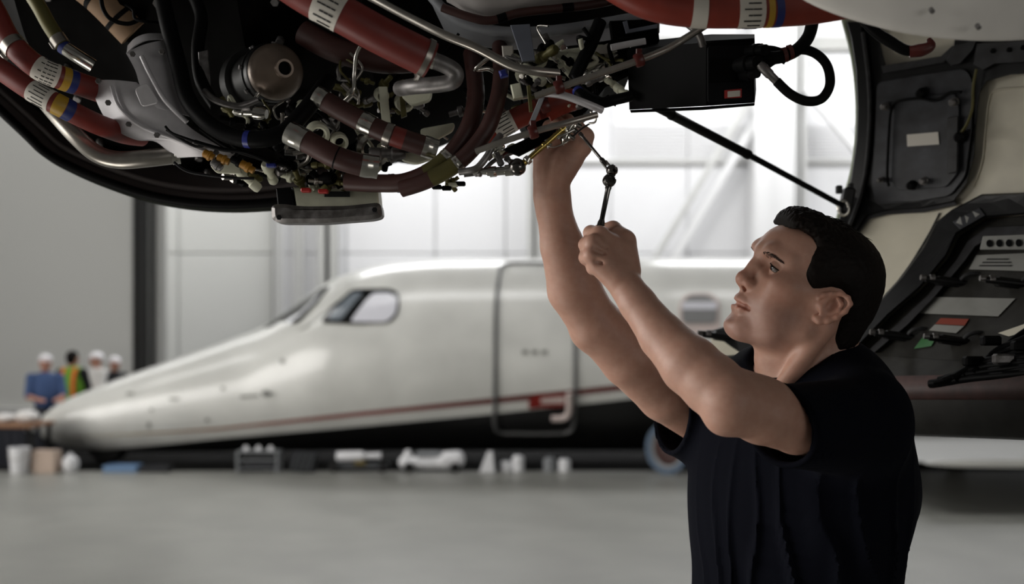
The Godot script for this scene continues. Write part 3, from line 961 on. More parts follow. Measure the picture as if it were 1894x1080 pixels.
func build_middle() -> void:
	# thick black hose that rings the starter
	hose("hose", [[296, -20, 1.80], [312, 50, 1.78], [330, 120, 1.76], [346, 180, 1.74], [378, 222, 1.72], [424, 250, 1.71], [474, 258, 1.70], [522, 246, 1.70], [556, 214, 1.71], [584, 180, 1.73], [606, 150, 1.78]], 32, "rubber", "thick black rubber hose curving under the starter", [[0.62, 0.635, "plug_blue"]])
	hose("hose", [[352, -20, 1.86], [372, 30, 1.84], [366, 90, 1.82], [372, 150, 1.8], [400, 196, 1.78]], 24, "rubber")
	# starter: dark drum with a bronze domed end and a hollow hub
	var ax := Vector3(0.50, -0.06, 0.86).normalized()
	var c := P(522, 128, 1.80)
	var st := mb()
	lathe(st, [Vector2(0.0100, -0.002), Vector2(0.0100, 0.012), Vector2(0.0135, 0.012), Vector2(0.0140, 0.004), Vector2(0.018, 0.001), Vector2(0.026, -0.005), Vector2(0.034, -0.012), Vector2(0.0405, -0.021), Vector2(0.0420, -0.027), Vector2(0.0420, -0.034)].map(func(v): return v), c, basis_y(ax) * Basis(Vector3(-1, 0, 0), Vector3(0, 1, 0), Vector3(0, 0, -1)), 48)
	var drum := mb()
	lathe(drum, [Vector2(0.0, -0.034), Vector2(0.0425, -0.034), Vector2(0.0440, -0.037), Vector2(0.0440, -0.050), Vector2(0.046, -0.051), Vector2(0.046, -0.058), Vector2(0.041, -0.060), Vector2(0.041, -0.120), Vector2(0.050, -0.122), Vector2(0.050, -0.150), Vector2(0.0, -0.152)], c, basis_y(ax), 48)
	var sd := part(engine, "starter", drum, "drum", "dark drum shaped starter unit")
	part(sd, "domed_end", st, "bronze", "bronze domed end with a hollow hub")
	var hub := mb()
	lathe(hub, [Vector2(0.0, 0.004), Vector2(0.0100, 0.004)], c, basis_y(ax), 24)
	part(sd, "hub_bore", hub, "box_black")
	for k in 8:
		var bx := basis_y(ax)
		var an := TAU * k / 8
		var bs := mb()
		hexnut(bs, c - ax * 0.054 + (bx.x * cos(an) + bx.z * sin(an)) * 0.0465, bx.x * cos(an) + bx.z * sin(an), 0.004, 0.005)
		part(sd, "bolt", bs, "steel_worn")
	plate(engine, "strap", [[366, 96], [384, 92], [388, 160], [372, 164]], 1.80, 0.006, "steel_worn", "", 0.001)
	hose("band_strap", [[378, 168, 1.76], [400, 186, 1.75], [440, 196, 1.75], [476, 184, 1.76]], 12, "steel_worn")
	# lower brown hoses with bright ends
	hose("hose", [[536, 246, 1.66], [575, 266, 1.655], [620, 290, 1.65], [664, 304, 1.655], [696, 309, 1.66]], 42, "hose_brown", "short brown hose with bright ends, lower of the middle pair", [[0.0, 0.20, "ferrule"], [0.57, 0.585, "rubber"], [0.84, 1.0, "ferrule"]])
	hose("hose", [[586, 178, 1.72], [636, 207, 1.715], [682, 231, 1.71], [730, 252, 1.71], [806, 277, 1.72]], 38, "hose_brown", "brown hose with clamps, upper of the middle pair", [[0.0, 0.08, "ferrule"], [0.40, 0.50, "ferrule"], [0.60, 0.65, "clamp"], [0.66, 0.75, "hose_red"], [0.90, 1.0, "ferrule"]])
	# the big red hose, its collar and return elbow
	hose("hose", [[520, -40, 1.50], [572, -6, 1.50], [628, 24, 1.50], [700, 64, 1.51], [796, 112, 1.53]], 70, "hose_red", "large dark red hose running down from the top edge", [[0.26, 0.42, "label"], [0.95, 0.985, "clamp"]])
	hose("elbow", [[790, 108, 1.535], [822, 120, 1.54], [842, 134, 1.545], [838, 150, 1.55], [812, 156, 1.56], [764, 160, 1.58], [740, 164, 1.62]], 30, "steel_worn", "bent grey metal pipe at the end of the big hose", [[0.0, 0.06, "ferrule"]])
	# long dark brown hoses sweeping up to the right
	hose("hose", [[640, 336, 1.74], [700, 339, 1.73], [752, 336, 1.72], [806, 311, 1.71], [848, 268, 1.71], [872, 222, 1.72], [880, 168, 1.77], [872, 100, 1.88]], 34, "hose_brown", "long dark brown hose sweeping up to the right, left of two", [[0.28, 0.36, "olive"], [0.36, 0.38, "ferrule"]])
	hose("hose", [[742, 350, 1.71], [792, 333, 1.70], [848, 300, 1.69], [892, 253, 1.69], [914, 206, 1.70], [926, 150, 1.75], [924, 84, 1.86]], 31, "hose_brown", "long dark brown hose sweeping up to the right, right of two", [[0.12, 0.22, "olive"], [0.22, 0.24, "ferrule"]])
	hose("hose", [[560, 60, 1.84], [620, 92, 1.83], [700, 112, 1.83], [760, 112, 1.84]], 46, "hose_brown")
	# pale fittings between the hoses
	for q in [[690, 275, 34, 1.78], [588, 248, 22, 1.74], [628, 262, 16, 1.74], [560, 200, 13, 1.78], [748, 190, 17, 1.80], [706, 176, 13, 1.80]]:
		var rs := mb()
		var rr: float = q[2] / F * q[3]
		lathe(rs, [Vector2(rr * 0.55, -0.010), Vector2(rr * 0.55, 0.008), Vector2(rr * 0.7, 0.011), Vector2(rr * 0.95, 0.009), Vector2(rr, 0.004), Vector2(rr, -0.012), Vector2(rr * 0.55, -0.012)], P(q[0], q[1], q[3]), basis_y(Vector3(0.25, -0.35, 0.9)), 28)
		part(engine, "ring_fitting", rs, "primer" if q[2] < 30 else "steel_bright", "pale ring shaped fitting")
	plate(engine, "bracket", [[776, 238], [842, 226], [838, 242], [800, 262], [780, 258]], 1.76, 0.008, "primer", "pale bracket between hoses", 0.0015, 0.006)
	plate(engine, "bracket", [[736, 284], [800, 278], [806, 292], [770, 304], [744, 298]], 1.75, 0.008, "primer", "", 0.0015, 0.006)
	plate(engine, "bracket", [[740, 176], [800, 166], [796, 186], [762, 196]], 1.72, 0.010, "primer", "", 0.002, 0.006)
	plate(engine, "bracket", [[700, 160], [716, 160], [722, 226], [706, 226]], 1.78, 0.006, "primer", "", 0.001)
	plate(engine, "bracket", [[736, 150], [746, 146], [752, 214], [742, 218]], 1.76, 0.006, "olive", "", 0.001)
	# a pale tray and a rounded grey bar hang under the middle
	plate(engine, "tray", [[542, 346], [698, 346], [702, 386], [548, 386]], 1.80, 0.05, "primer", "cream tray under the engine", 0.003)
	plate(engine, "tray_end", [[510, 348], [538, 346], [546, 386], [514, 386]], 1.80, 0.05, "box_face", "", 0.002)
	plate(engine, "barcode_label", [[600, 354], [647, 354], [647, 364], [600, 364]], 1.798, 0.002, "ink", "dark printed label", 0.0)
	plate(engine, "rounded_bar", [[500, 378], [520, 376], [560, 381], [640, 380], [704, 373], [707, 400], [690, 405], [600, 412], [520, 412], [502, 407]], 1.76, 0.035, "steel_worn", "grey rounded bar under the cream tray", 0.006, 0.010)
	for q in [[516, 402], [693, 388]]:
		var bs := mb(); hexnut(bs, P(q[0], q[1], 1.758), Vector3(0, 0, 1), 0.004, 0.004); part(engine, "bar_screw", bs, "steel_dark")

func build_right_side() -> void:
	# grey frame rails, the quilted white wrap and its brown edge tape at the top
	hose("frame_rail", [[780, -30, 1.80], [830, 26, 1.80], [890, 52, 1.80], [960, 60, 1.80], [1060, 52, 1.80], [1210, 26, 1.80]], 20, "frame_grey", "grey curved frame rail")
	sheet(engine, "frame_web", [[800, 10, 1.84], [840, 40, 1.84], [900, 62, 1.84], [980, 68, 1.84], [1100, 54, 1.84], [1220, 34, 1.84]], [[824, 60, 1.86], [858, 76, 1.86], [910, 88, 1.86], [980, 90, 1.86], [1100, 78, 1.86], [1220, 60, 1.86]], 0.0, "frame_grey", "grey web below the rail")
	sheet(engine, "insulation_wrap", [[800, -60, 1.74], [900, -60, 1.72], [1000, -60, 1.72], [1180, -60, 1.74]], [[826, 0, 1.78], [890, 28, 1.77], [980, 16, 1.77], [1120, -6, 1.78]], 0.02, "cloth_white", "white quilted insulation wrap", 0.01)
	hose("edge_tape", [[818, 14, 1.765], [870, 32, 1.76], [908, 38, 1.76], [960, 24, 1.76], [1030, 16, 1.76], [1100, 8, 1.77], [1160, -6, 1.78]], 16, "hose_brown", "brown tape along the white wrap", [[0.30, 0.35, "rubber"], [0.64, 0.70, "rubber"]])
	plate(engine, "hanger_plate", [[944, 46], [980, 44], [990, 112], [966, 114]], 1.74, 0.006, "frame_blue", "blue grey hanger plate", 0.001)
	plate(engine, "block", [[928, 84], [950, 84], [950, 106], [930, 106]], 1.78, 0.02, "label_white", "small white block", 0.002)
	plate(engine, "bracket", [[1034, 92], [1120, 80], [1142, 96], [1128, 132], [1060, 146], [1036, 120]], 1.80, 0.02, "primer", "pale mounting plate with dark bolts", 0.003, 0.01)
	for q in [[1048, 106], [1092, 112], [1112, 108], [1078, 128]]:
		var bs := mb(); hexnut(bs, P(q[0], q[1], 1.795), Vector3(0, 0, 1), 0.0065, 0.012); part(engine, "bolt", bs, "rubber")
	plate(engine, "bracket", [[1096, 92], [1128, 78], [1142, 94], [1112, 102]], 1.79, 0.006, "label_white", "", 0.001)
	plate(engine, "gearbox_flank", [[1010, 128], [1060, 96], [1130, 66], [1166, 60], [1166, 138], [1120, 160], [1084, 206], [1040, 232], [980, 252], [960, 210]], 1.86, 0.12, "casing", "dark gearbox flank behind the pipes", 0.006)
	plate(engine, "cover_plate", [[1128, 38], [1216, 34], [1220, 74], [1134, 84]], 1.76, 0.02, "casing", "", 0.002)
	plate(engine, "angle_strip", [[1152, 40], [1160, 38], [1164, 54], [1216, 44], [1216, 52], [1158, 62]], 1.755, 0.003, "frame_blue", "", 0.0005)
	hose("hose", [[1110, 40, 1.74], [1094, 80, 1.73], [1078, 112, 1.72], [1062, 146, 1.72]], 25, "rubber", "short black hose in front of the pale plate")
	# bright pipes
	hose("pipe", [[620, -40, 1.72], [700, 2, 1.69], [760, 34, 1.67], [820, 64, 1.65], [880, 88, 1.64], [944, 121, 1.64], [986, 131, 1.64], [1034, 136, 1.65]], 17, "steel", "bent bright pipe below the frame rail")
	hose("pipe", [[990, 178, 1.63], [1040, 160, 1.62], [1110, 136, 1.61], [1180, 112, 1.60], [1230, 92, 1.60], [1262, 74, 1.60], [1304, 48, 1.61]], 13, "steel", "long grey pipe rising to the black box")
	pipe_clip([1034, 161, 1.62], Vector3(1, 0.33, 0), 15)
	pipe_clip([1182, 111, 1.60], Vector3(1, 0.35, 0), 15)
	hose("pipe", [[1003, 172, 1.64], [1040, 176, 1.63], [1080, 190, 1.63], [1114, 204, 1.64]], 14, "alloy")
	hose("pipe", [[880, 280, 1.63], [930, 262, 1.62], [996, 241, 1.61], [1060, 224, 1.61], [1104, 212, 1.62]], 12, "steel", "bright pipe just above the working hand")
	pipe_clip([986, 244, 1.612], Vector3(1, 0.3, 0), 15)
	pipe_clip([1008, 196, 1.66], Vector3(1, 0.35, 0), 15)
	hose("pipe", [[1130, 88, 1.70], [1160, 82, 1.70], [1194, 76, 1.70]], 12, "alloy")
	hose("pipe", [[850, 318, 1.68], [880, 312, 1.67], [900, 290, 1.67], [912, 268, 1.67], [926, 250, 1.68]], 13, "steel_worn")
	hose("pipe", [[858, 324, 1.70], [890, 318, 1.70], [916, 296, 1.70], [960, 276, 1.70], [1020, 236, 1.70]], 8, "steel_worn")
	hose("cable", [[1068, 168, 1.66], [1080, 180, 1.65], [1110, 190, 1.65], [1140, 184, 1.65], [1166, 178, 1.66]], 20, "rubber", "thick black cable entering the black box", [[0.0, 0.06, "plug_blue"]])
	hose("cable", [[1060, 140, 1.67], [1072, 158, 1.66], [1096, 176, 1.66], [1140, 194, 1.66]], 7, "steel_dark")
	# the orange red hose with a printed band, and straps
	hose("hose", [[880, 262, 1.74], [908, 246, 1.735], [950, 222, 1.73], [1000, 200, 1.73], [1052, 184, 1.74]], 40, "hose_orange", "orange red hose with a white printed band above the hand", [[0.22, 0.42, "label"], [0.66, 0.72, "clip_red"]])
	hose("hose", [[1010, 206, 1.74], [1036, 192, 1.74], [1060, 184, 1.75]], 42, "hose_orange")
	plate(engine, "strap", [[974, 158], [981, 157], [986, 206], [979, 207]], 1.655, 0.004, "olive", "grey green strap", 0.0008)
	plate(engine, "strap", [[1000, 174], [1009, 176], [988, 228], [978, 228]], 1.65, 0.004, "frame_grey", "", 0.0008)
	plate(engine, "connector_block", [[944, 156], [962, 152], [968, 178], [950, 182]], 1.68, 0.02, "primer", "pale connector block", 0.002)
	plate(engine, "blue_plug", [[922, 130], [936, 126], [940, 138], [926, 142]], 1.66, 0.014, "plug_blue", "small blue plug", 0.003)
	plate(engine, "channel", [[930, 276], [1040, 226], [1080, 210], [1060, 236], [960, 288]], 1.69, 0.01, "casing", "", 0.001)
	# the gold control rod with its ball joint, being worked on
	var rod := mb()
	turned(rod, P(966, 304, 1.66), P(1056, 226, 1.67), [[0.0, 0.0], [0.0046, 0.0], [0.0046, 0.09], [0.0032, 0.10], [0.0037, 0.13], [0.0037, 0.42], [0.0044, 0.43], [0.0044, 0.47], [0.0037, 0.48], [0.0037, 0.80], [0.0048, 0.81], [0.0048, 0.88], [0.003, 0.90], [0.003, 1.0], [0.0, 1.0]], 20)
	var cr := part(engine, "control_rod", rod, "brass", "gold coloured control rod beside the working hand")
	var bj := mb()
	lathe(bj, [Vector2(0, -0.0115), Vector2(0.005, -0.0105), Vector2(0.009, -0.0075), Vector2(0.0118, -0.003), Vector2(0.0118, 0.003), Vector2(0.009, 0.0075), Vector2(0.005, 0.0105), Vector2(0, 0.0115)], P(957, 309, 1.66), basis_y(Vector3(0.5, 0.2, 0.85)), 24)
	part(cr, "ball_joint", bj, "chrome_dark", "dark glossy ball joint")
	var nu := mb(); hexnut(nu, P(976, 296, 1.66), P(1056, 226, 1.67) - P(966, 304, 1.66), 0.0062, 0.007); part(cr, "lock_nut", nu, "steel_bright")
	# little bracket, eye bolts and wire where the fingers reach in
	for q in [[1036, 244, 1.675, 7], [1049, 238, 1.67, 8], [1060, 242, 1.675, 7], [1044, 258, 1.67, 6], [1068, 232, 1.68, 6], [1028, 252, 1.67, 5], [1056, 254, 1.668, 5]]:
		var fs := mb()
		var rr: float = q[3] / F * q[2]
		lathe(fs, [Vector2(rr * 0.45, -0.005), Vector2(rr * 0.45, 0.005), Vector2(rr * 0.9, 0.005), Vector2(rr, 0.003), Vector2(rr, -0.004), Vector2(rr * 0.45, -0.005)], P(q[0], q[1], q[2]), basis_y(Vector3(0.7, -0.2, 0.6 if int(q[0]) % 2 else -0.5)), 18)
		part(engine, "eye_fitting", fs, "steel_bright")
	hose("bracket_arm", [[1008, 262, 1.67], [1024, 254, 1.668], [1040, 250, 1.666], [1062, 240, 1.668]], 6, "chrome")
	hose("bracket_arm", [[1040, 268, 1.672], [1046, 254, 1.668], [1056, 234, 1.67], [1068, 224, 1.672]], 7, "steel_bright")
	hose("lock_wire", [[1012, 270, 1.662], [1026, 272, 1.66], [1046, 264, 1.66], [1054, 258, 1.664]], 2.2, "steel_bright")
	plate(engine, "clevis", [[1008, 262], [1016, 258], [1022, 268], [1014, 274]], 1.665, 0.012, "steel_bright", "", 0.001)
	hose("pin", [[1060, 252, 1.665], [1076, 238, 1.665], [1092, 228, 1.668]], 3.4, "steel_dark")
	hose("link", [[1092, 206, 1.63], [1102, 216, 1.63], [1100, 226, 1.632], [1090, 228, 1.636]], 4, "steel_bright")
	# end fittings at the lower right of the engine
	for q in [[876, 316, 918, 318, 8], [906, 318, 952, 314, 10], [918, 284, 928, 306, 6], [936, 292, 950, 304, 6], [912, 276, 932, 268, 7], [880, 322, 890, 322, 5]]:
		var fs := mb()
		var rr: float = q[4] / F * 1.68
		turned(fs, P(q[0], q[1], 1.68), P(q[2], q[3], 1.675), [[rr * 0.55, 0.06], [rr * 0.55, 0.0], [rr, 0.0], [rr, 0.25], [rr * 0.8, 0.28], [rr * 0.8, 0.6], [rr * 1.05, 0.62], [rr * 1.05, 0.92], [rr * 0.7, 1.0], [0.0, 1.0]], 18)
		part(engine, "pipe_fitting", fs, "steel_bright" if q[4] > 6 else "steel_worn", "bright pipe fitting at the lower edge" if q[4] > 9 else "")
	hose("hose", [[930, 290, 1.70], [942, 280, 1.70], [958, 274, 1.70]], 8, "clip_red")
	# the orange red hose along the top edge
	hose("hose", [[1090, -60, 1.50], [1150, -20, 1.50], [1210, 8, 1.50], [1290, 20, 1.50], [1400, 20, 1.50], [1500, 14, 1.51], [1620, -6, 1.52]], 62, "hose_orange", "large orange red hose along the top edge", [[0.37, 0.42, "label_white"], [0.52, 0.60, "label"], [0.61, 0.63, "label_yellow"], [0.635, 0.66, "label_blue"]])
	hose("pipe", [[1236, 10, 1.62], [1262, 36, 1.62], [1290, 60, 1.62], [1300, 84, 1.63]], 14, "steel_worn")

func build_clutter() -> void:
	# small unions, nuts and bent wires fill the gaps between the hoses
	var rng := RandomNumberGenerator.new()
	rng.seed = 77
	var zones := [[500, 262, 740, 345, 46, 1.76], [620, 140, 790, 220, 22, 1.82], [520, 190, 620, 260, 16, 1.79], [840, 150, 960, 300, 14, 1.78], [940, 80, 1120, 190, 16, 1.78], [420, 190, 520, 250, 10, 1.80], [560, 334, 860, 346, 14, 1.78], [960, 90, 1160, 200, 30, 1.74], [420, 296, 520, 340, 12, 1.78]]
	var metals := ["steel", "steel_worn", "steel_bright", "primer", "casing", "rubber", "olive"]
	for z in zones:
		for i in z[4]:
			var px := rng.randf_range(z[0], z[2]); var py := rng.randf_range(z[1], z[3])
			var d: float = z[5] + rng.randf_range(-0.02, 0.05)
			var at := P(px, py, d)
			var dir := Vector3(rng.randf_range(-1, 1), rng.randf_range(-0.6, 0.6), rng.randf_range(-0.5, 0.8)).normalized()
			var m: String = metals[rng.randi() % metals.size()]
			var st := mb()
			var r := rng.randf_range(0.004, 0.009)
			if i % 3 == 0 or (py > 325 and i % 3 == 2):
				hexnut(st, at, dir, r * 1.2, r * 1.2)
				turned(st, at - dir * r * 2.2, at + dir * r * 2.6, [[0.0, 0.0], [r * 0.6, 0.0], [r * 0.6, 1.0], [0.0, 1.0]], 12)
				part(engine, "union_nut", st, m)
			elif i % 3 == 1:
				turned(st, at - dir * r * 3, at + dir * r * 3, [[0.0, 0.0], [r * 0.7, 0.0], [r, 0.08], [r, 0.3], [r * 0.75, 0.34], [r * 0.75, 0.6], [r * 1.1, 0.64], [r * 1.1, 0.9], [r * 0.8, 1.0], [0.0, 1.0]], 14)
				part(engine, "pipe_union", st, m)
			else:
				var q := [at]
				for k in 4: q.append(q[k] + Vector3(rng.randf_range(-0.6, 0.8), rng.randf_range(-0.2, 0.8), rng.randf_range(-0.3, 0.3)).normalized() * rng.randf_range(0.015, 0.03))
				tube(st, q, [rng.randf_range(0.0016, 0.0036)], 8, 5)
				part(engine, "small_pipe", st, m)
	for q in [[566, 352, "label_red"], [598, 354, "label_red"], [742, 352, "plug_blue"], [502, 306, "plug_blue"], [808, 346, "rubber"], [838, 342, "primer"], [852, 340, "rubber"], [826, 348, "casing"]]:
		var st := mb()
		box(st, P(q[0], q[1], 1.735), Vector3(0.014, 0.006, 0.012), 0.0015)
		part(engine, "small_plug", st, q[2])

func build_control_box() -> void:
	var t := thing("control_box", "black box shaped engine control unit with a small red and white label and plugged cables", "control unit")
	var d0 := 1.74; var d1 := 1.64
	# eight corners: far left face turned away, near face towards the lens
	var c := [P(1160, 92, d0), P(1306, 78, d1), P(1393, 78, d1 + 0.005), P(1396, 190, d1 + 0.005), P(1306, 196, d1), P(1164, 203, d0)]
	var back := Vector3(0.03, 0.047, -0.14)
	var st := mb()
	st.set_smooth_group(-1)
	quad(st, c[5], c[0], c[1], c[4]); quad(st, c[4], c[1], c[2], c[3])
	quad(st, c[0] + back, c[5] + back, c[4] + back, c[1] + back); quad(st, c[1] + back, c[4] + back, c[3] + back, c[2] + back)
	for k in 6:
		var a: Vector3 = c[k]; var b: Vector3 = c[(k + 1) % 6]
		quad(st, a, a + back, b + back, b)
	part(t, "housing", st, "box_black")
	plate(t, "front_cover", [[1308, 84], [1390, 84], [1392, 186], [1308, 190]], 1.638, 0.004, "box_face", "dark grey front cover", 0.0015, 0.006)
	plate(t, "recess_panel", [[1312, 108], [1362, 108], [1362, 150], [1312, 152]], 1.636, 0.002, "box_black", "", 0.0)
	plate(t, "warning_label", [[1340, 167], [1372, 164], [1372, 180], [1340, 182]], 1.635, 0.001, "label_red", "small red label", 0.0)
	plate(t, "label_panel", [[1346, 169], [1369, 167], [1369, 178], [1346, 180]], 1.634, 0.001, "label_white", "", 0.0)
	plate(t, "base_flange", [[1166, 203], [1300, 197], [1396, 190], [1396, 194], [1300, 202], [1168, 207]], 1.645, 0.006, "casing", "", 0.001)
	plate(t, "top_flange", [[1292, 76], [1396, 70], [1396, 78], [1296, 82]], 1.645, 0.006, "casing", "", 0.001)
	for q in [[1366, 122, 1402, 116, 15], [1372, 140, 1400, 136, 10], [1386, 96, 1416, 92, 12]]:
		var ps := mb()
		var rr: float = q[4] / F * 1.63
		turned(ps, P(q[0], q[1], 1.64), P(q[2], q[3], 1.60), [[0.0, 0.0], [rr, 0.0], [rr, 0.3], [rr * 1.12, 0.33], [rr * 1.12, 0.6], [rr * 0.85, 0.64], [rr * 0.85, 1.0], [0.0, 1.0]], 20)
		part(t, "connector", ps, "rubber", "round black cable connector")
	for q in [[1396, 82, 1412, 100], [1388, 110, 1398, 120], [1384, 132, 1398, 142]]:
		plate(t, "connector_clip", [[q[0], q[1]], [q[2], q[1] - 3], [q[2] + 2, q[3] - 6], [q[0] + 4, q[3]]], 1.615, 0.004, "label_white", "", 0.0005, 0.002)
	var boot := mb()
	turned(boot, P(1404, 118, 1.60), P(1440, 154, 1.60), [[0.0, 0.0], [0.0048, 0.0], [0.0066, 0.1], [0.0066, 0.55], [0.0056, 0.6], [0.0056, 1.0], [0.0, 1.0]], 18)
	part(t, "cable_sleeve", boot, "steel_worn", "bright metal cable sleeve")
	engine_cable(t, [[1436, 150, 1.60], [1462, 174, 1.60], [1492, 187, 1.60], [1520, 182, 1.605], [1535, 156, 1.61], [1530, 122, 1.62], [1510, 100, 1.63], [1484, 92, 1.64], [1456, 100, 1.65]], 18, "black braided cable looping below the box")
	engine_cable(t, [[1400, 106, 1.62], [1440, 106, 1.62], [1474, 92, 1.63], [1496, 66, 1.64], [1504, 30, 1.66]], 24, "thick black cable rising to the top edge")
	engine_cable(t, [[1396, 96, 1.63], [1424, 90, 1.63], [1456, 96, 1.64], [1480, 84, 1.65]], 12, "")
	engine_cable(t, [[1420, 124, 1.62], [1440, 112, 1.62], [1452, 116, 1.62]], 8, "")
	for k in [0.25, 0.6]:
		var tie := mb()
		turned(tie, P(1440 + k * 30, 106 - k * 14, 1.621), P(1447 + k * 30, 104 - k * 14, 1.621), [[0.0, 0.0], [0.0102, 0.0], [0.0102, 1.0], [0.0, 1.0]], 16)
		part(t, "cable_tie", tie, "clip_red")

func engine_cable(t: Node3D, pts: Array, wide: float, label: String) -> void:
	var st := mb()
	var mid: Array = pts[pts.size() / 2]
	tube(st, PV(pts), [wide / 2 / F * mid[2]], 14, 8)
	part(t, "cable", st, "cable_braid", label)

# ================================================================ the open cowling door, its prop and the white skin above
func door_pt(px: float, py: float, out := 0.0) -> Vector3:
	# the hollow of the door: it turns towards the left and curls under at its foot
	var side := (px - 1560.0) / 430.0
	var d := 2.45 - 0.40 * side - 0.30 * pow(clampf((py - 370.0) / 350.0, 0, 1), 1.35)
	return P(px, py, d - out * 1.15)

# a raised piece on the inside of the door; outline in frame pixels, from standing height a to b above the skin
func door_plate(parent: Node3D, called: String, px: Array, a: float, b: float, m: String, label := "", rnd := 0.0, bevel := 1.2) -> MeshInstance3D:
	var poly := PackedVector2Array()
	if rnd > 0.0: poly = round2(px, rnd)
	else:
		for p in px: poly.append(Vector2(p[0], p[1]))
	# long edges get more points, so that they follow the bend of the door
	var fine := PackedVector2Array()
	for i in poly.size():
		var p := poly[i]; var q := poly[(i + 1) % poly.size()]
		var n := maxi(1, int(p.distance_to(q) / 30.0))
		for k in n: fine.append(p.lerp(q, float(k) / n))
	if Geometry2D.is_polygon_clockwise(fine): fine.reverse()
	var inner := fine
	if bevel > 0.0:
		var off := Geometry2D.offset_polygon(fine, -bevel)
		inner = PackedVector2Array()
		var c := fine.size()
		for i in c:
			var d0 := (fine[i] - fine[(i + c - 1) % c]).normalized()
			var d1 := (fine[(i + 1) % c] - fine[i]).normalized()
			var nrm := Vector2(-d0.y, d0.x) + Vector2(-d1.y, d1.x)
			inner.append(fine[i] + nrm.normalized() * bevel)
	var ix := Geometry2D.triangulate_polygon(inner)
	var st := mb()
	st.set_smooth_group(-1)
	for i in range(0, ix.size(), 3):
		var u := inner[ix[i]]; var v := inner[ix[i + 1]]; var w := inner[ix[i + 2]]
		if (v - u).cross(w - u) < 0.0:
			var e := v; v = w; w = e
		door_tri(st, u, v, w, b)
	var n := fine.size()
	for i in n:
		var k := (i + 1) % n
		var lo0 := door_pt(fine[i].x, fine[i].y, a); var lo1 := door_pt(fine[k].x, fine[k].y, a)
		var h0 := door_pt(fine[i].x, fine[i].y, lerpf(a, b, 0.8)); var h1 := door_pt(fine[k].x, fine[k].y, lerpf(a, b, 0.8))
		quad(st, lo0, lo1, h1, h0)
		quad(st, h0, h1, door_pt(inner[k].x, inner[k].y, b), door_pt(inner[i].x, inner[i].y, b))
	return part(parent, called, st, m, label)

func door_tri(st: SurfaceTool, u: Vector2, v: Vector2, w: Vector2, out: float) -> void:   # splits long faces, so that they follow the hollow
	var a := u.distance_to(v); var b := v.distance_to(w); var c := w.distance_to(u)
	if maxf(a, maxf(b, c)) < 45.0:
		tri(st, door_pt(u.x, u.y, out), door_pt(v.x, v.y, out), door_pt(w.x, w.y, out))
	elif a >= b and a >= c:
		door_tri(st, u, (u + v) / 2, w, out); door_tri(st, (u + v) / 2, v, w, out)
	elif b >= c:
		door_tri(st, u, v, (v + w) / 2, out); door_tri(st, u, (v + w) / 2, w, out)
	else:
		door_tri(st, u, v, (w + u) / 2, out); door_tri(st, (w + u) / 2, v, w, out)

func door_bar(parent: Node3D, called: String, pts: Array, r: float, m: String, out := 0.02, label := "") -> MeshInstance3D:
	var q := []
	for p in pts: q.append(door_pt(p[0], p[1], out))
	var st := mb()
	tube(st, q, [r], 10, 6)
	return part(parent, called, st, m, label)

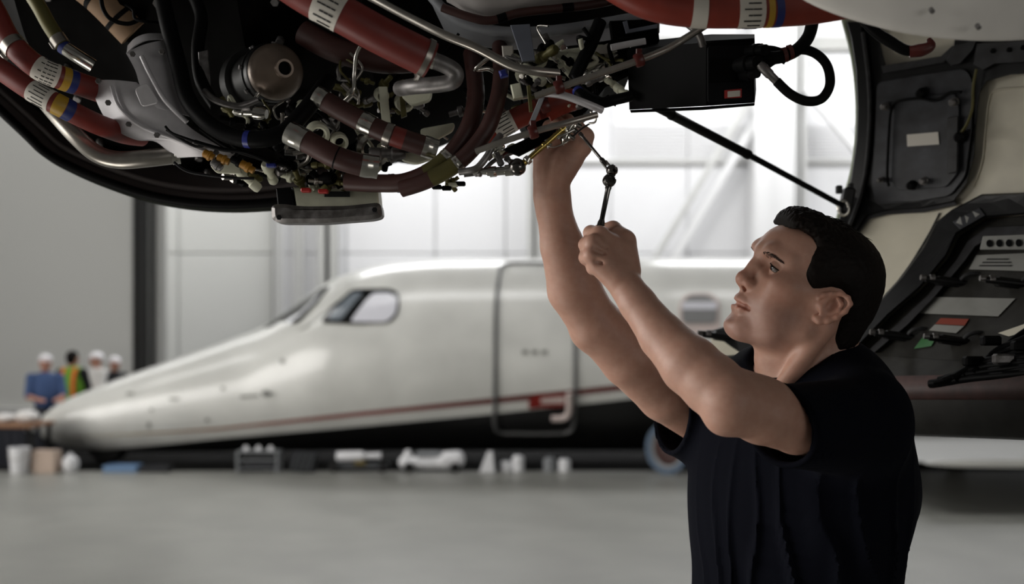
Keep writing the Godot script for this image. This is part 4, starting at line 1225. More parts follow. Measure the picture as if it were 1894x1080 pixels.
func build_cowl_door() -> void:
	mat("door_cream", Color(0.87, 0.845, 0.77), 0.55, 0.0, "soft", 3.0)
	mat("door_rib", Color(0.062, 0.062, 0.066), 0.5, 0.0, "grime", 5.0)
	mat("door_frame", Color(0.24, 0.24, 0.25), 0.55, 0.0, "grime", 5.0)
	mat("door_panel", Color(0.26, 0.265, 0.285), 0.5, 0.0, "grime", 4.0)
	mat("door_lower", Color(0.20, 0.195, 0.18), 0.6, 0.0, "grime", 5.0)
	mat("door_edge", Color(0.66, 0.70, 0.60), 0.5)
	mat("door_lip", Color(0.33, 0.19, 0.17), 0.6, 0.0, "grime", 6.0)
	mat("door_seal", Color(0.022, 0.022, 0.024), 0.45)
	mat("label_orange", Color(0.50, 0.20, 0.13), 0.6)
	for k in ["door_rib", "door_frame", "door_panel", "door_lower", "door_seal"]: mats[k].metallic_specular = 0.4
	mat("sticker_dim", Color(0.56, 0.56, 0.54), 0.6, 0.0, "soft", 5.0)
	var t := thing("cowling_door", "open engine cowling door, its cream inside crossed by black ribs, panels and latches", "cowling door")
	# skin of the door
	var left := [[-160, 1535], [38, 1557], [90, 1571], [150, 1580], [210, 1583], [270, 1580], [330, 1570], [380, 1554], [420, 1543], [480, 1530], [540, 1500], [585, 1420], [605, 1335], [640, 1315], [700, 1308], [718, 1308]]
	var rows := []; var rear := []; var edge := []
	for k in 45:
		var py := lerpf(-160, 718, k / 44.0)
		var x0 := table_at(left, py)
		var r := PackedVector3Array(); var s := PackedVector3Array()
		for j in 9:
			var px := lerpf(x0, 2120, j / 8.0)
			r.append(door_pt(px, py, 0)); s.append(door_pt(px, py, -0.035))
		rows.append(r); rear.append(s); edge.append(door_pt(x0 + 4, py, 0.004))
	var st := mb()
	grid(st, rows, false, 1, true)
	grid(st, rear, false, 2)
	var l1 := PackedVector3Array(); var l2 := PackedVector3Array(); var r1 := PackedVector3Array(); var r2 := PackedVector3Array()
	for i in 45:
		l1.append(rows[i][0]); l2.append(rear[i][0]); r1.append(rows[i][8]); r2.append(rear[i][8])
	grid(st, [l1, l2], false, 3); grid(st, [r1, r2], false, 4, true)
	for e in [0, 44]: grid(st, [rows[e], rear[e]], false, 5)
	part(t, "door_skin", st, "door_cream", "cream painted inner skin, stained along the ribs")
	var es := mb(); tube(es, edge.slice(0, 34), [0.0055], 8, 3); part(t, "edge_strip", es, "door_edge", "pale green edge strip")
	door_plate(t, "edge_seal", [[1566, 40], [1592, 40], [1604, 120], [1608, 200], [1605, 270], [1596, 340], [1582, 400], [1566, 424], [1546, 424], [1558, 386], [1574, 330], [1584, 260], [1586, 200], [1583, 130], [1574, 70]], 0.0, 0.03, "door_seal", "black rubber seal along the curved edge")
	door_bar(t, "seal_bead", [[1596, 60], [1606, 140], [1609, 210], [1604, 290], [1592, 360], [1570, 420]], 0.004, "door_frame", 0.03)
	# ribs between the panels
	door_plate(t, "rib", [[1594, 48], [1622, 50], [1640, 128], [1742, 108], [1764, 84], [1768, 60], [1900, 60], [1990, 58], [1990, 132], [1870, 138], [1826, 150], [1812, 172], [1806, 230], [1802, 290], [1788, 340], [1764, 372], [1706, 384], [1640, 388], [1602, 398], [1578, 436], [1556, 436], [1584, 392], [1600, 330], [1608, 262], [1610, 190], [1604, 110]], 0.0, 0.022, "door_rib", "black rib framing the upper panels")
	door_plate(t, "rib_flange", [[1630, 122], [1740, 104], [1762, 84], [1768, 92], [1746, 116], [1634, 136]], 0.022, 0.034, "door_frame")
	door_plate(t, "rib_flange", [[1764, 84], [1806, 74], [1800, 92], [1776, 118], [1760, 122], [1750, 112]], 0.022, 0.036, "door_frame")
	door_plate(t, "rib_flange", [[1806, 80], [1990, 70], [1990, 110], [1840, 118], [1818, 130], [1800, 120]], 0.022, 0.034, "door_frame")
	for q in [[1836, 94], [1866, 92], [1892, 88]]:
		var bs := mb(); hexnut(bs, door_pt(q[0], q[1], 0.038), Vector3(0, 0, 1), 0.0045, 0.006); part(t, "rib_bolt", bs, "rubber")
	# dark recessed access panel with its white label
	door_plate(t, "access_panel", [[1622, 152], [1700, 138], [1786, 126], [1800, 150], [1797, 240], [1786, 326], [1758, 362], [1700, 372], [1620, 378], [1612, 340], [1618, 250]], 0.022, 0.028, "door_panel", "dark blue grey access panel", 12)
	door_plate(t, "panel_step", [[1652, 190], [1672, 182], [1766, 172], [1774, 196], [1772, 320], [1750, 346], [1660, 352], [1648, 330]], 0.028, 0.034, "door_panel", "", 8)
	door_plate(t, "white_label", [[1677, 249], [1735, 244], [1737, 267], [1678, 271]], 0.034, 0.036, "label_white", "small blank white label", 0.0, 0.0)
	door_plate(t, "stiffener", [[1752, 218], [1772, 214], [1770, 318], [1752, 322]], 0.034, 0.042, "door_frame", "", 3)
	door_bar(t, "wire", [[1644, 344], [1641, 322], [1644, 250], [1648, 206], [1660, 188], [1700, 182], [1730, 186], [1756, 172], [1778, 170]], 0.0028, "rubber", 0.04, "thin black wire across the access panel")
	for q in [[1708, 172, 10], [1780, 252, 11], [1690, 342, 9], [1712, 334, 7], [1640, 196, 7], [1768, 188, 8], [1632, 332, 5]]:
		var cs := mb()
		var rr: float = q[2] / F * 2.4
		turned(cs, door_pt(q[0], q[1], 0.028), door_pt(q[0] - 8, q[1] + 2, 0.055), [[rr, 0.0], [rr, 0.3], [rr * 0.7, 0.35], [rr * 0.8, 0.9], [rr * 0.5, 1.0], [0.0, 1.0]], 12)
		part(t, "wire_clip", cs, "rubber" if q[2] > 8 else "steel_worn")
	door_bar(t, "wire", [[1806, 128], [1800, 160], [1798, 200], [1788, 230], [1774, 250]], 0.0026, "olive", 0.04)
	# the big black rib that curves down behind the head
	door_plate(t, "rib", [[1990, 352], [1900, 356], [1816, 359], [1760, 388], [1730, 412], [1707, 456], [1668, 510], [1612, 571], [1545, 634], [1500, 668], [1530, 690], [1567, 662], [1644, 582], [1702, 532], [1750, 474], [1770, 432], [1822, 402], [1900, 396], [1990, 394]], 0.0, 0.05, "door_rib", "thick black rib curving down behind the head", 0.0, 3.0)
	door_plate(t, "rib_flange", [[1574, 438], [1602, 398], [1640, 388], [1706, 384], [1766, 372], [1771, 379], [1710, 393], [1642, 397], [1607, 406], [1583, 438]], 0.0, 0.012, "door_frame")
	door_bar(t, "seam_bead", [[1738, 394], [1714, 440], [1676, 500], [1630, 556], [1590, 590]], 0.0016, "door_frame", 0.003)
	door_bar(t, "seam_bead", [[1894, 162], [1840, 168], [1828, 190], [1822, 240], [1816, 300], [1800, 346]], 0.0014, "door_cream", 0.003)
	door_plate(t, "rib_facet", [[1762, 410], [1812, 384], [1822, 398], [1776, 424]], 0.05, 0.053, "door_panel", "scuffed facet of the rib")
	for q in [[1768, 412, 1776, 400, 1780, 416], [1784, 398, 1792, 402, 1788, 414], [1798, 390, 1804, 402, 1812, 396]]:
		door_plate(t, "scuff", [[q[0], q[1]], [q[2], q[3]], [q[4], q[5]]], 0.053, 0.0535, "sticker_dim", "", 0.0, 0.0)
	# lower panel that curls under, with labels, a perforated strip and latches
	door_plate(t, "lower_panel", [[1990, 396], [1900, 398], [1824, 406], [1776, 436], [1752, 480], [1704, 536], [1646, 586], [1570, 664], [1540, 708], [1640, 712], [1990, 712]], 0.0, 0.018, "door_lower", "dark lower panel")
	door_plate(t, "panel_border", [[1990, 414], [1900, 416], [1826, 420], [1790, 446], [1768, 482], [1716, 546], [1660, 598], [1604, 650], [1618, 652], [1680, 600], [1730, 548], [1782, 486], [1804, 456], [1836, 436], [1990, 432]], 0.018, 0.032, "door_frame", "", 0.0, 1.0)
	door_plate(t, "perforated_strip", [[1818, 436], [1990, 430], [1990, 462], [1812, 462]], 0.018, 0.040, "sticker_dim", "pale strip with a row of round holes", 3)
	for k in 8:
		var ho := PackedVector2Array()
		var px := []
		for j in 12: px.append([1830.0 + 18.0 * k + 6.0 * cos(TAU * j / 12), 450.0 - k * 0.3 + 7.0 * sin(TAU * j / 12)])
		door_plate(t, "strip_hole", px, 0.040, 0.043, "box_black", "", 0.0, 0.0)
	door_plate(t, "label_plate", [[1806, 472], [1900, 468], [1960, 468], [1950, 502], [1888, 501], [1792, 498]], 0.018, 0.021, "sticker_dim", "pale printed label, upper of two", 0.0, 0.0)
	door_plate(t, "label_plate", [[1718, 549], [1878, 552], [1846, 585], [1690, 579]], 0.018, 0.021, "sticker_dim", "wide pale label, lower of two", 0.0, 0.0)
	var ink := [[1826, 478, 40], [1818, 484, 52], [1812, 490, 60]]
	for q in ink: door_plate(t, "label_print", [[q[0], q[1]], [q[0] + q[2], q[1]], [q[0] + q[2] - 2, q[1] + 2.5], [q[0] - 2, q[1] + 2.5]], 0.021, 0.023, "ink", "", 0.0, 0.0)
	door_plate(t, "warning_label", [[1740, 588], [1792, 590], [1784, 602], [1730, 599]], 0.018, 0.021, "label_orange", "orange headed warning label", 0.0, 0.0)
	door_plate(t, "warning_text", [[1729, 600], [1783, 603], [1768, 616], [1718, 611]], 0.018, 0.021, "sticker_dim", "", 0.0, 0.0)
	door_plate(t, "green_label", [[1710, 619], [1736, 617], [1722, 640], [1690, 645]], 0.018, 0.021, "label_green", "small green label", 0.0, 0.0)
	for q in [[1756, 522, 1.0], [1868, 524, 1.0], [1660, 622, 0.95], [1762, 630, 0.95]]: latch(t, q[0], q[1], q[2])
	# dark wiring bundle at the right, cream gap, worn foot and lip
	door_plate(t, "cream_gap", [[1846, 616], [1990, 566], [1990, 600], [1900, 612], [1866, 622]], 0.018, 0.020, "door_cream", "", 0.0, 0.0)
	for k in 11:
		door_bar(t, "wire", [[2000, 560 + k * 11], [1900 + k * 4, 610 + k * 7 + 6 * (k % 3)], [1850 - k * 5, 650 + k * 5 - 5 * (k % 2)], [1810 - k * 9, 690 + k * 2]], 0.005 + 0.002 * (k % 3), "rubber", 0.035 + 0.008 * (k % 2))
	for q in [[1832, 630, "box_face"], [1856, 664, "steel_worn"], [1890, 640, "rubber"], [1800, 668, "rubber"]]:
		var cs := mb()
		box(cs, door_pt(q[0], q[1], 0.06), Vector3(0.03, 0.016, 0.02), 0.003); part(t, "plug", cs, q[2])
	door_plate(t, "worn_foot", [[1560, 676], [1600, 655], [1790, 668], [1800, 700], [1640, 712], [1545, 708]], 0.018, 0.022, "door_lower")
	door_plate(t, "foot_strip", [[1320, 660], [1400, 652], [1420, 700], [1312, 712]], 0.0, 0.02, "door_lower", "dark lower end of the door beside the neck")
	door_plate(t, "rib", [[1312, 612], [1340, 604], [1400, 640], [1420, 664], [1400, 672], [1350, 640]], 0.0, 0.035, "door_rib")
	for q in [[1344, 624, 1.1], [1384, 690, 0.9]]: latch(t, q[0], q[1], q[2])
	var lp := mb()
	var a := []; 
	for k in 12: a.append(door_pt(1300 + k * 75, 726 - k * 0.5, 0.01))
	var lr := []
	for off in [Vector3(0, 0.026, 0.004), Vector3(0, 0.010, 0.022), Vector3(0, -0.010, 0.022), Vector3(0, -0.014, 0.01)]:
		var r := PackedVector3Array()
		for p in a: r.append(p + off)
		lr.append(r)
	grid(lp, lr, false, 0, true)
	part(t, "door_lip", lp, "door_lip", "dull red brown lip along the bottom")
	var un := mb()
	var ur := []
	for off in [Vector3(0, -0.014, 0.012), Vector3(0, -0.045, 0.0), Vector3(0, -0.072, -0.03), Vector3(0, -0.080, -0.09), Vector3(0, -0.06, -0.2), Vector3(0, 0.0, -0.4)]:
		var r := PackedVector3Array()
		for p in a: r.append(p + off)
		ur.append(r)
	grid(un, ur, false, 0, true)
	part(t, "outer_skin", un, "door_lower", "dark outer skin under the lip")
	build_prop()
	build_white_skin()

func latch(t: Node3D, px: float, py: float, k: float) -> void:
	var b := mb()
	var c := door_pt(px, py, 0.03)
	box(b, c, Vector3(0.05, 0.016, 0.026) * k, 0.004, Basis(Vector3.BACK, -0.15))
	turned(b, c + Vector3(-0.045, 0.006, 0.01) * k, c + Vector3(0.03, -0.004, 0.012) * k, [[0.0, 0.0], [0.006 * k, 0.0], [0.006 * k, 1.0], [0.0, 1.0]], 10)
	var o := part(t, "latch", b, "door_seal", "black hooked latch")
	var r := mb()
	var ring := []
	for j in 13: ring.append(c + Vector3(0.036 + 0.020 * cos(TAU * j / 12), 0.002 + 0.012 * sin(TAU * j / 12), 0.012 + 0.01 * sin(TAU * j / 12)) * k)
	tube(r, ring, [0.004 * k], 8, 2, false)
	part(o, "latch_ring", r, "door_frame")
	var p := mb()
	turned(p, c + Vector3(-0.054, 0.008, 0.01) * k, c + Vector3(-0.030, 0.006, 0.01) * k, [[0.0, 0.0], [0.005 * k, 0.0], [0.005 * k, 0.6], [0.007 * k, 0.65], [0.007 * k, 1.0], [0.0, 1.0]], 10)
	part(o, "latch_pin", p, "steel_worn")

func build_prop() -> void:
	var t := thing("hold_open_rod", "black telescopic rod that props the cowling door open, running down to its edge", "support rod")
	var a := P(1218, 200, 1.95); var b := P(1386, 287, 2.18); var c := P(1556, 379, 2.36)
	var st := mb()
	turned(st, a, b, [[0.0, 0.0], [0.0072, 0.0], [0.0072, 0.12], [0.0086, 0.125], [0.0086, 0.14], [0.0078, 0.15], [0.0078, 0.955], [0.0088, 0.96], [0.0088, 0.99], [0.006, 1.0], [0.0, 1.0]], 20)
	part(t, "outer_tube", st, "rubber")
	var s2 := mb()
	turned(s2, b - (c - b) * 0.02, c, [[0.0, 0.0], [0.0056, 0.0], [0.0056, 0.97], [0.0066, 0.975], [0.0066, 1.0], [0.0, 1.0]], 16)
	part(t, "inner_tube", s2, "rubber")
	var s3 := mb()
	turned(s3, a, a.lerp(b, -0.05), [[0.0, 0.0], [0.006, 0.0], [0.0072, 0.5], [0.004, 1.0], [0.0, 1.0]], 14)
	part(t, "upper_end", s3, "steel_dark")
	var s4 := mb()
	var ring := []
	for j in 13: ring.append(c + Vector3(0.003 + 0.010 * cos(TAU * j / 12), -0.006 + 0.014 * sin(TAU * j / 12), 0.004))
	tube(s4, ring, [0.0035], 8, 2, false)
	part(t, "end_ring", s4, "steel_bright", "bright ring at the lower end")
	var s5 := mb()
	var cc := P(1566, 372, 2.37)
	box(s5, cc, Vector3(0.022, 0.052, 0.03), 0.004, Basis(Vector3.BACK, -0.2))
	box(s5, cc + Vector3(-0.016, 0.022, 0.004), Vector3(0.012, 0.016, 0.012), 0.002)
	box(s5, cc + Vector3(0.006, 0.024, 0.006), Vector3(0.010, 0.020, 0.012), 0.002)
	part(t, "end_bracket", s5, "door_seal", "black bracket on the edge of the door")

func build_white_skin() -> void:
	# the white outer skin of the nacelle hangs over the upper right corner, its rolled edge towards the mechanic
	var t := thing("nacelle_fairing", "white painted aircraft skin across the upper right corner", "fairing")
	var edge := [[1395, -40], [1450, -4], [1500, 20], [1560, 40], [1640, 60], [1720, 71], [1800, 75], [1900, 70], [2060, 50]]
	var pts := []
	for e in edge: pts.append(P(e[0], e[1], 1.36))
	var path := spline(pts, 5)
	var rows := []
	for s in [[0.16, 0.06], [0.08, 0.034], [0.03, 0.017], [0.010, 0.008], [0.003, 0.004], [0.0, 0.0], [0.001, -0.006], [0.006, -0.010], [0.02, -0.010], [0.06, -0.008], [0.20, 0.02], [0.4, 0.06]]:
		var r := PackedVector3Array()
		for p in path: r.append(p + Vector3(0.02, s[0], s[1]))
		rows.append(r)
	var st := mb()
	grid(st, rows, false, 0, true)
	part(t, "skin", st, "skin_white")
	for q in [[1776, 50, 5], [1690, 20, 3]]:
		var sc := mb()
		var c := P(q[0], q[1], 1.335)
		lathe(sc, [Vector2(0, -0.004), Vector2(0.003, -0.004), Vector2(0.003, 0.0015), Vector2(0.002, 0.002), Vector2(0, 0.002)], c + Vector3(0.02, 0.0, 0.0), basis_y(Vector3(0, -0.6, 0.8)), 14)
		part(t, "rivet", sc, "steel_worn")
	var tail := thing("cable_tail", "loose black cable end with a brown tip hanging below the white panel", "cable")
	var cs := mb()
	tube(cs, PV([[1590, 30, 1.55], [1618, 58, 1.55], [1648, 78, 1.55], [1676, 93, 1.55], [1704, 92, 1.55]]), [0.006, 0.0075, 0.0065], 14, 6)
	part(tail, "cable", cs, "rubber")
	var ct := mb()
	tube(ct, PV([[1682, 96, 1.548], [1706, 92, 1.545], [1722, 84, 1.545], [1718, 72, 1.548]]), [0.0075, 0.0085, 0.007, 0.003], 12, 5)
	part(tail, "cable_tip", ct, "clip_red", "dull brown cable tip")

# ================================================================ smooth bodies: blended distances, meshed as surface nets
class Field:
	var n := 0
	var kind := PackedInt32Array()        # 0 tapered capsule, 1 ellipsoid, 2 hollow clipped capsule
	var cut := PackedByteArray()          # 1 takes away
	var k := PackedFloat32Array()         # blend radius
	var a := PackedVector3Array()
	var b := PackedVector3Array()
	var ra := PackedFloat32Array()
	var rb := PackedFloat32Array()
	var rot: Array[Basis] = []            # world -> own axes
	var rad := PackedVector3Array()
	var clipn := PackedVector3Array()     # zero: not clipped
	var clipo := PackedFloat32Array()
	var cell := 0.003
	var shape = null                       # (point, distance) -> distance
	var reach := 0.0                      # how far that may move the surface
	var window := AABB()                  # meshes only what lies in here, if it has a size
	var base := Transform3D.IDENTITY      # what follows is given in this frame

	func _add(kd: int, p: Vector3, q: Vector3, r0: float, r1: float, blend: float, minus: bool) -> void:
		n += 1
		kind.append(kd); cut.append(1 if minus else 0); k.append(blend)
		a.append(base * p); b.append(base * q); ra.append(r0); rb.append(r1)
		rot.append(Basis.IDENTITY); rad.append(Vector3.ONE * maxf(r0, r1)); clipn.append(Vector3.ZERO); clipo.append(0.0)

	func cone(p: Vector3, q: Vector3, r0: float, r1: float, blend := 0.01, minus := false) -> void:
		_add(0, p, q, r0, r1, blend, minus)

	func chain(pts: Array, radii: Array, blend := 0.01, minus := false) -> void:
		for i in pts.size() - 1:
			cone(pts[i], pts[i + 1], radii[mini(i, radii.size() - 1)], radii[mini(i + 1, radii.size() - 1)], blend, minus)

	func ball(p: Vector3, r: float, blend := 0.01, minus := false) -> void:
		_add(0, p, p, r, r, blend, minus)

	func egg(p: Vector3, radii: Vector3, blend := 0.01, axes := Basis.IDENTITY, minus := false) -> void:
		_add(1, p, p, 0, 0, blend, minus)
		rot[n - 1] = (base.basis * axes).transposed()
		rad[n - 1] = radii

	func clip(normal: Vector3, through: Vector3) -> void:      # keeps what lies behind the plane, of the shape added last
		var m := (base.basis * normal).normalized()
		clipn[n - 1] = m
		clipo[n - 1] = m.dot(base * through)

	func one(i: int, p: Vector3) -> float:
		var d: float
		if kind[i] == 1:
			var q := rot[i] * (p - a[i])
			var r := rad[i]
			var s := q / r
			var k0 := s.length()
			var k1 := (s / r).length()
			d = k0 * (k0 - 1.0) / k1 if k1 > 1e-6 else -minf(r.x, minf(r.y, r.z))
		else:
			var ab := b[i] - a[i]
			var l := ab.length_squared()
			var pa := p - a[i]
			var t := clampf(pa.dot(ab) / l, 0.0, 1.0) if l > 1e-12 else 0.0
			d = (pa - ab * t).length() - lerpf(ra[i], rb[i], t)
		if clipn[i] != Vector3.ZERO:
			d = maxf(d, clipn[i].dot(p) - clipo[i])
		return d

	func total(p: Vector3, list: PackedInt32Array) -> float:
		var d := 1.0
		for i in list:
			var e := one(i, p)
			var kk := k[i]
			if cut[i]:
				e = -e
				var h := maxf(kk - absf(d - e), 0.0) / kk
				d = maxf(d, e) + h * h * kk * 0.25
			else:
				var h := maxf(kk - absf(d - e), 0.0) / kk
				d = minf(d, e) - h * h * kk * 0.25
		if shape != null:
			d = shape.call(p, d)
		return d

	const B := 8
	var blocks: Array[Vector3i] = []
	var made: Array = []

	func _block(at: int) -> void:
		var o := blocks[at] * B
		var size := cell * B
		var mid := (Vector3(o) + Vector3.ONE * B * 0.5) * cell
		var big := size * 0.87
		var list := PackedInt32Array()
		var near := 1.0
		for i in n:
			var e := one(i, mid)
			if not cut[i]: near = minf(near, e)
			if e < big * 1.25 + k[i] * 2.0 + 0.008 + reach: list.append(i)
		if near > big * 1.35 + 0.03 + reach or list.is_empty(): return
		var whole := total(mid, list)
		if absf(whole) > big * 1.7 + reach: return
		var m := B + 1
		var v := PackedFloat32Array()
		v.resize(m * m * m)
		var w := 0
		var some := false
		for z in m:
			for y in m:
				for x in m:
					v[w] = total(Vector3(o.x + x, o.y + y, o.z + z) * cell, list)
					if (v[w] < 0.0) != (v[0] < 0.0): some = true
					w += 1
		if not some: return
		var keys := PackedInt64Array()
		var pos := PackedVector3Array()
		var nor := PackedVector3Array()
		var edges := PackedInt64Array()      # cell key, axis * 2 + turned
		var m2 := m * m
		for z in B:
			for y in B:
				for x in B:
					var c := x + y * m + z * m2
					var v0 := v[c]; var v1 := v[c + 1]; var v2 := v[c + m]; var v3 := v[c + m + 1]
					var v4 := v[c + m2]; var v5 := v[c + m2 + 1]; var v6 := v[c + m2 + m]; var v7 := v[c + m2 + m + 1]
					var s := int(v0 < 0.0) + int(v1 < 0.0) + int(v2 < 0.0) + int(v3 < 0.0) + int(v4 < 0.0) + int(v5 < 0.0) + int(v6 < 0.0) + int(v7 < 0.0)
					if s == 0 or s == 8: continue
					var sum := Vector3.ZERO
					var cnt := 0
					if (v0 < 0) != (v1 < 0): sum += Vector3(v0 / (v0 - v1), 0, 0); cnt += 1
					if (v2 < 0) != (v3 < 0): sum += Vector3(v2 / (v2 - v3), 1, 0); cnt += 1
					if (v4 < 0) != (v5 < 0): sum += Vector3(v4 / (v4 - v5), 0, 1); cnt += 1
					if (v6 < 0) != (v7 < 0): sum += Vector3(v6 / (v6 - v7), 1, 1); cnt += 1
					if (v0 < 0) != (v2 < 0): sum += Vector3(0, v0 / (v0 - v2), 0); cnt += 1
					if (v1 < 0) != (v3 < 0): sum += Vector3(1, v1 / (v1 - v3), 0); cnt += 1
					if (v4 < 0) != (v6 < 0): sum += Vector3(0, v4 / (v4 - v6), 1); cnt += 1
					if (v5 < 0) != (v7 < 0): sum += Vector3(1, v5 / (v5 - v7), 1); cnt += 1
					if (v0 < 0) != (v4 < 0): sum += Vector3(0, 0, v0 / (v0 - v4)); cnt += 1
					if (v1 < 0) != (v5 < 0): sum += Vector3(1, 0, v1 / (v1 - v5)); cnt += 1
					if (v2 < 0) != (v6 < 0): sum += Vector3(0, 1, v2 / (v2 - v6)); cnt += 1
					if (v3 < 0) != (v7 < 0): sum += Vector3(1, 1, v3 / (v3 - v7)); cnt += 1
					var f := sum / maxf(cnt, 1)
					var key := ((o.x + x + 32768) << 32) | ((o.y + y + 32768) << 16) | (o.z + z + 32768)
					keys.append(key)
					pos.append((Vector3(o.x + x, o.y + y, o.z + z) + f) * cell)
					var gx := lerpf(lerpf(v1 - v0, v3 - v2, f.y), lerpf(v5 - v4, v7 - v6, f.y), f.z)
					var gy := lerpf(lerpf(v2 - v0, v3 - v1, f.x), lerpf(v6 - v4, v7 - v5, f.x), f.z)
					var gz := lerpf(lerpf(v4 - v0, v5 - v1, f.x), lerpf(v6 - v2, v7 - v3, f.x), f.y)
					nor.append(Vector3(gx, gy, gz).normalized())
					if (v0 < 0) != (v1 < 0): edges.append(key); edges.append(0 + int(v0 < 0))
					if (v0 < 0) != (v2 < 0): edges.append(key); edges.append(2 + int(v0 < 0))
					if (v0 < 0) != (v4 < 0): edges.append(key); edges.append(4 + int(v0 < 0))
		made[at] = [keys, pos, nor, edges]

	# adds the surface to arrays [positions, normals, indices]
	func mesh_into(out: Array) -> void:
		var want := {}
		var size := cell * B
		for i in n:
			if cut[i]: continue
			var r := (rad[i].length() if kind[i] == 1 else maxf(ra[i], rb[i])) + k[i] + reach + cell
			if kind[i] == 1: r = maxf(rad[i].x, maxf(rad[i].y, rad[i].z)) + k[i] + reach + cell
			var lo := a[i].min(b[i]) - Vector3.ONE * r
			var hi := a[i].max(b[i]) + Vector3.ONE * r
			for x in range(floori(lo.x / size), floori(hi.x / size) + 1):
				for y in range(floori(lo.y / size), floori(hi.y / size) + 1):
					for z in range(floori(lo.z / size), floori(hi.z / size) + 1):
						if window.size == Vector3.ZERO or window.has_point(Vector3(x + 0.5, y + 0.5, z + 0.5) * size): want[Vector3i(x, y, z)] = true
		blocks.assign(want.keys())
		made.clear()
		made.resize(blocks.size())
		var job := WorkerThreadPool.add_group_task(_block, blocks.size())
		WorkerThreadPool.wait_for_group_task_completion(job)
		var index := {}
		var pos: PackedVector3Array = out[0]
		var nor: PackedVector3Array = out[1]
		var ind: PackedInt32Array = out[2]
		for q in made:
			if q == null: continue
			for i in q[0].size(): index[q[0][i]] = pos.size() + i
			pos.append_array(q[1]); nor.append_array(q[2])
		var dx := 1 << 32
		var dy := 1 << 16
		for q in made:
			if q == null: continue
			var e: PackedInt64Array = q[3]
			for i in range(0, e.size(), 2):
				var key := e[i]
				var ax := e[i + 1] >> 1
				var u := dy if ax == 0 else (1 if ax == 1 else dx)
				var w := 1 if ax == 0 else (dx if ax == 1 else dy)
				var p0 = index.get(key); var p1 = index.get(key - u); var p2 = index.get(key - u - w); var p3 = index.get(key - w)
				if p0 == null or p1 == null or p2 == null or p3 == null: continue
				if e[i + 1] & 1: ind.append_array(PackedInt32Array([p0, p2, p1, p0, p3, p2]))
				else: ind.append_array(PackedInt32Array([p0, p1, p2, p0, p2, p3]))
		out[0] = pos; out[1] = nor; out[2] = ind
		made.clear()

	func mesh(tint = null) -> ArrayMesh:
		var o := [PackedVector3Array(), PackedVector3Array(), PackedInt32Array()]
		mesh_into(o)
		return Field.finish(o, tint)

	static func finish(o: Array, tint = null) -> ArrayMesh:
		var arr := []
		arr.resize(Mesh.ARRAY_MAX)
		arr[Mesh.ARRAY_VERTEX] = o[0]; arr[Mesh.ARRAY_NORMAL] = o[1]; arr[Mesh.ARRAY_INDEX] = o[2]
		if tint != null:
			var c := PackedColorArray()
			for p in o[0]: c.append(tint.call(p))
			arr[Mesh.ARRAY_COLOR] = c
		var m := ArrayMesh.new()
		m.add_surface_from_arrays(Mesh.PRIMITIVE_TRIANGLES, arr)
		return m

# ================================================================ the mechanic
const HEAD_AT := Vector3(0.43, 1.581, -1.75)
const HEAD_LEFT := Vector3(0.16216543, -0.19147172, 0.96800876)
const HEAD_UP := Vector3(0.29846934, 0.94455964, 0.13683249)
const HEAD_FWD := Vector3(-0.94054156, 0.26673144, 0.21032336)
const HAIR_EDGE := [[0.077, 0.088], [0.0745, 0.0765], [0.062, 0.080], [0.046, 0.074], [0.040, 0.064], [0.046, 0.050], [0.047, 0.030], [0.044, 0.012], [0.041, -0.003], [0.029, -0.007], [0.016, 0.002], [0.004, 0.011], [-0.008, 0.0145], [-0.018, 0.011], [-0.0245, 0.002], [-0.0255, -0.012], [-0.025, -0.030], [-0.034, -0.052], [-0.046, -0.068], [-0.13, -0.068], [-0.14, 0.14], [0.069, 0.14]]

var head := Transform3D(Basis(HEAD_LEFT, HEAD_UP, HEAD_FWD), HEAD_AT)
var hair_noise: FastNoiseLite
var hair_poly := PackedVector2Array()

func both(v: Vector3) -> Array:
	return [v, Vector3(-v.x, v.y, v.z)]

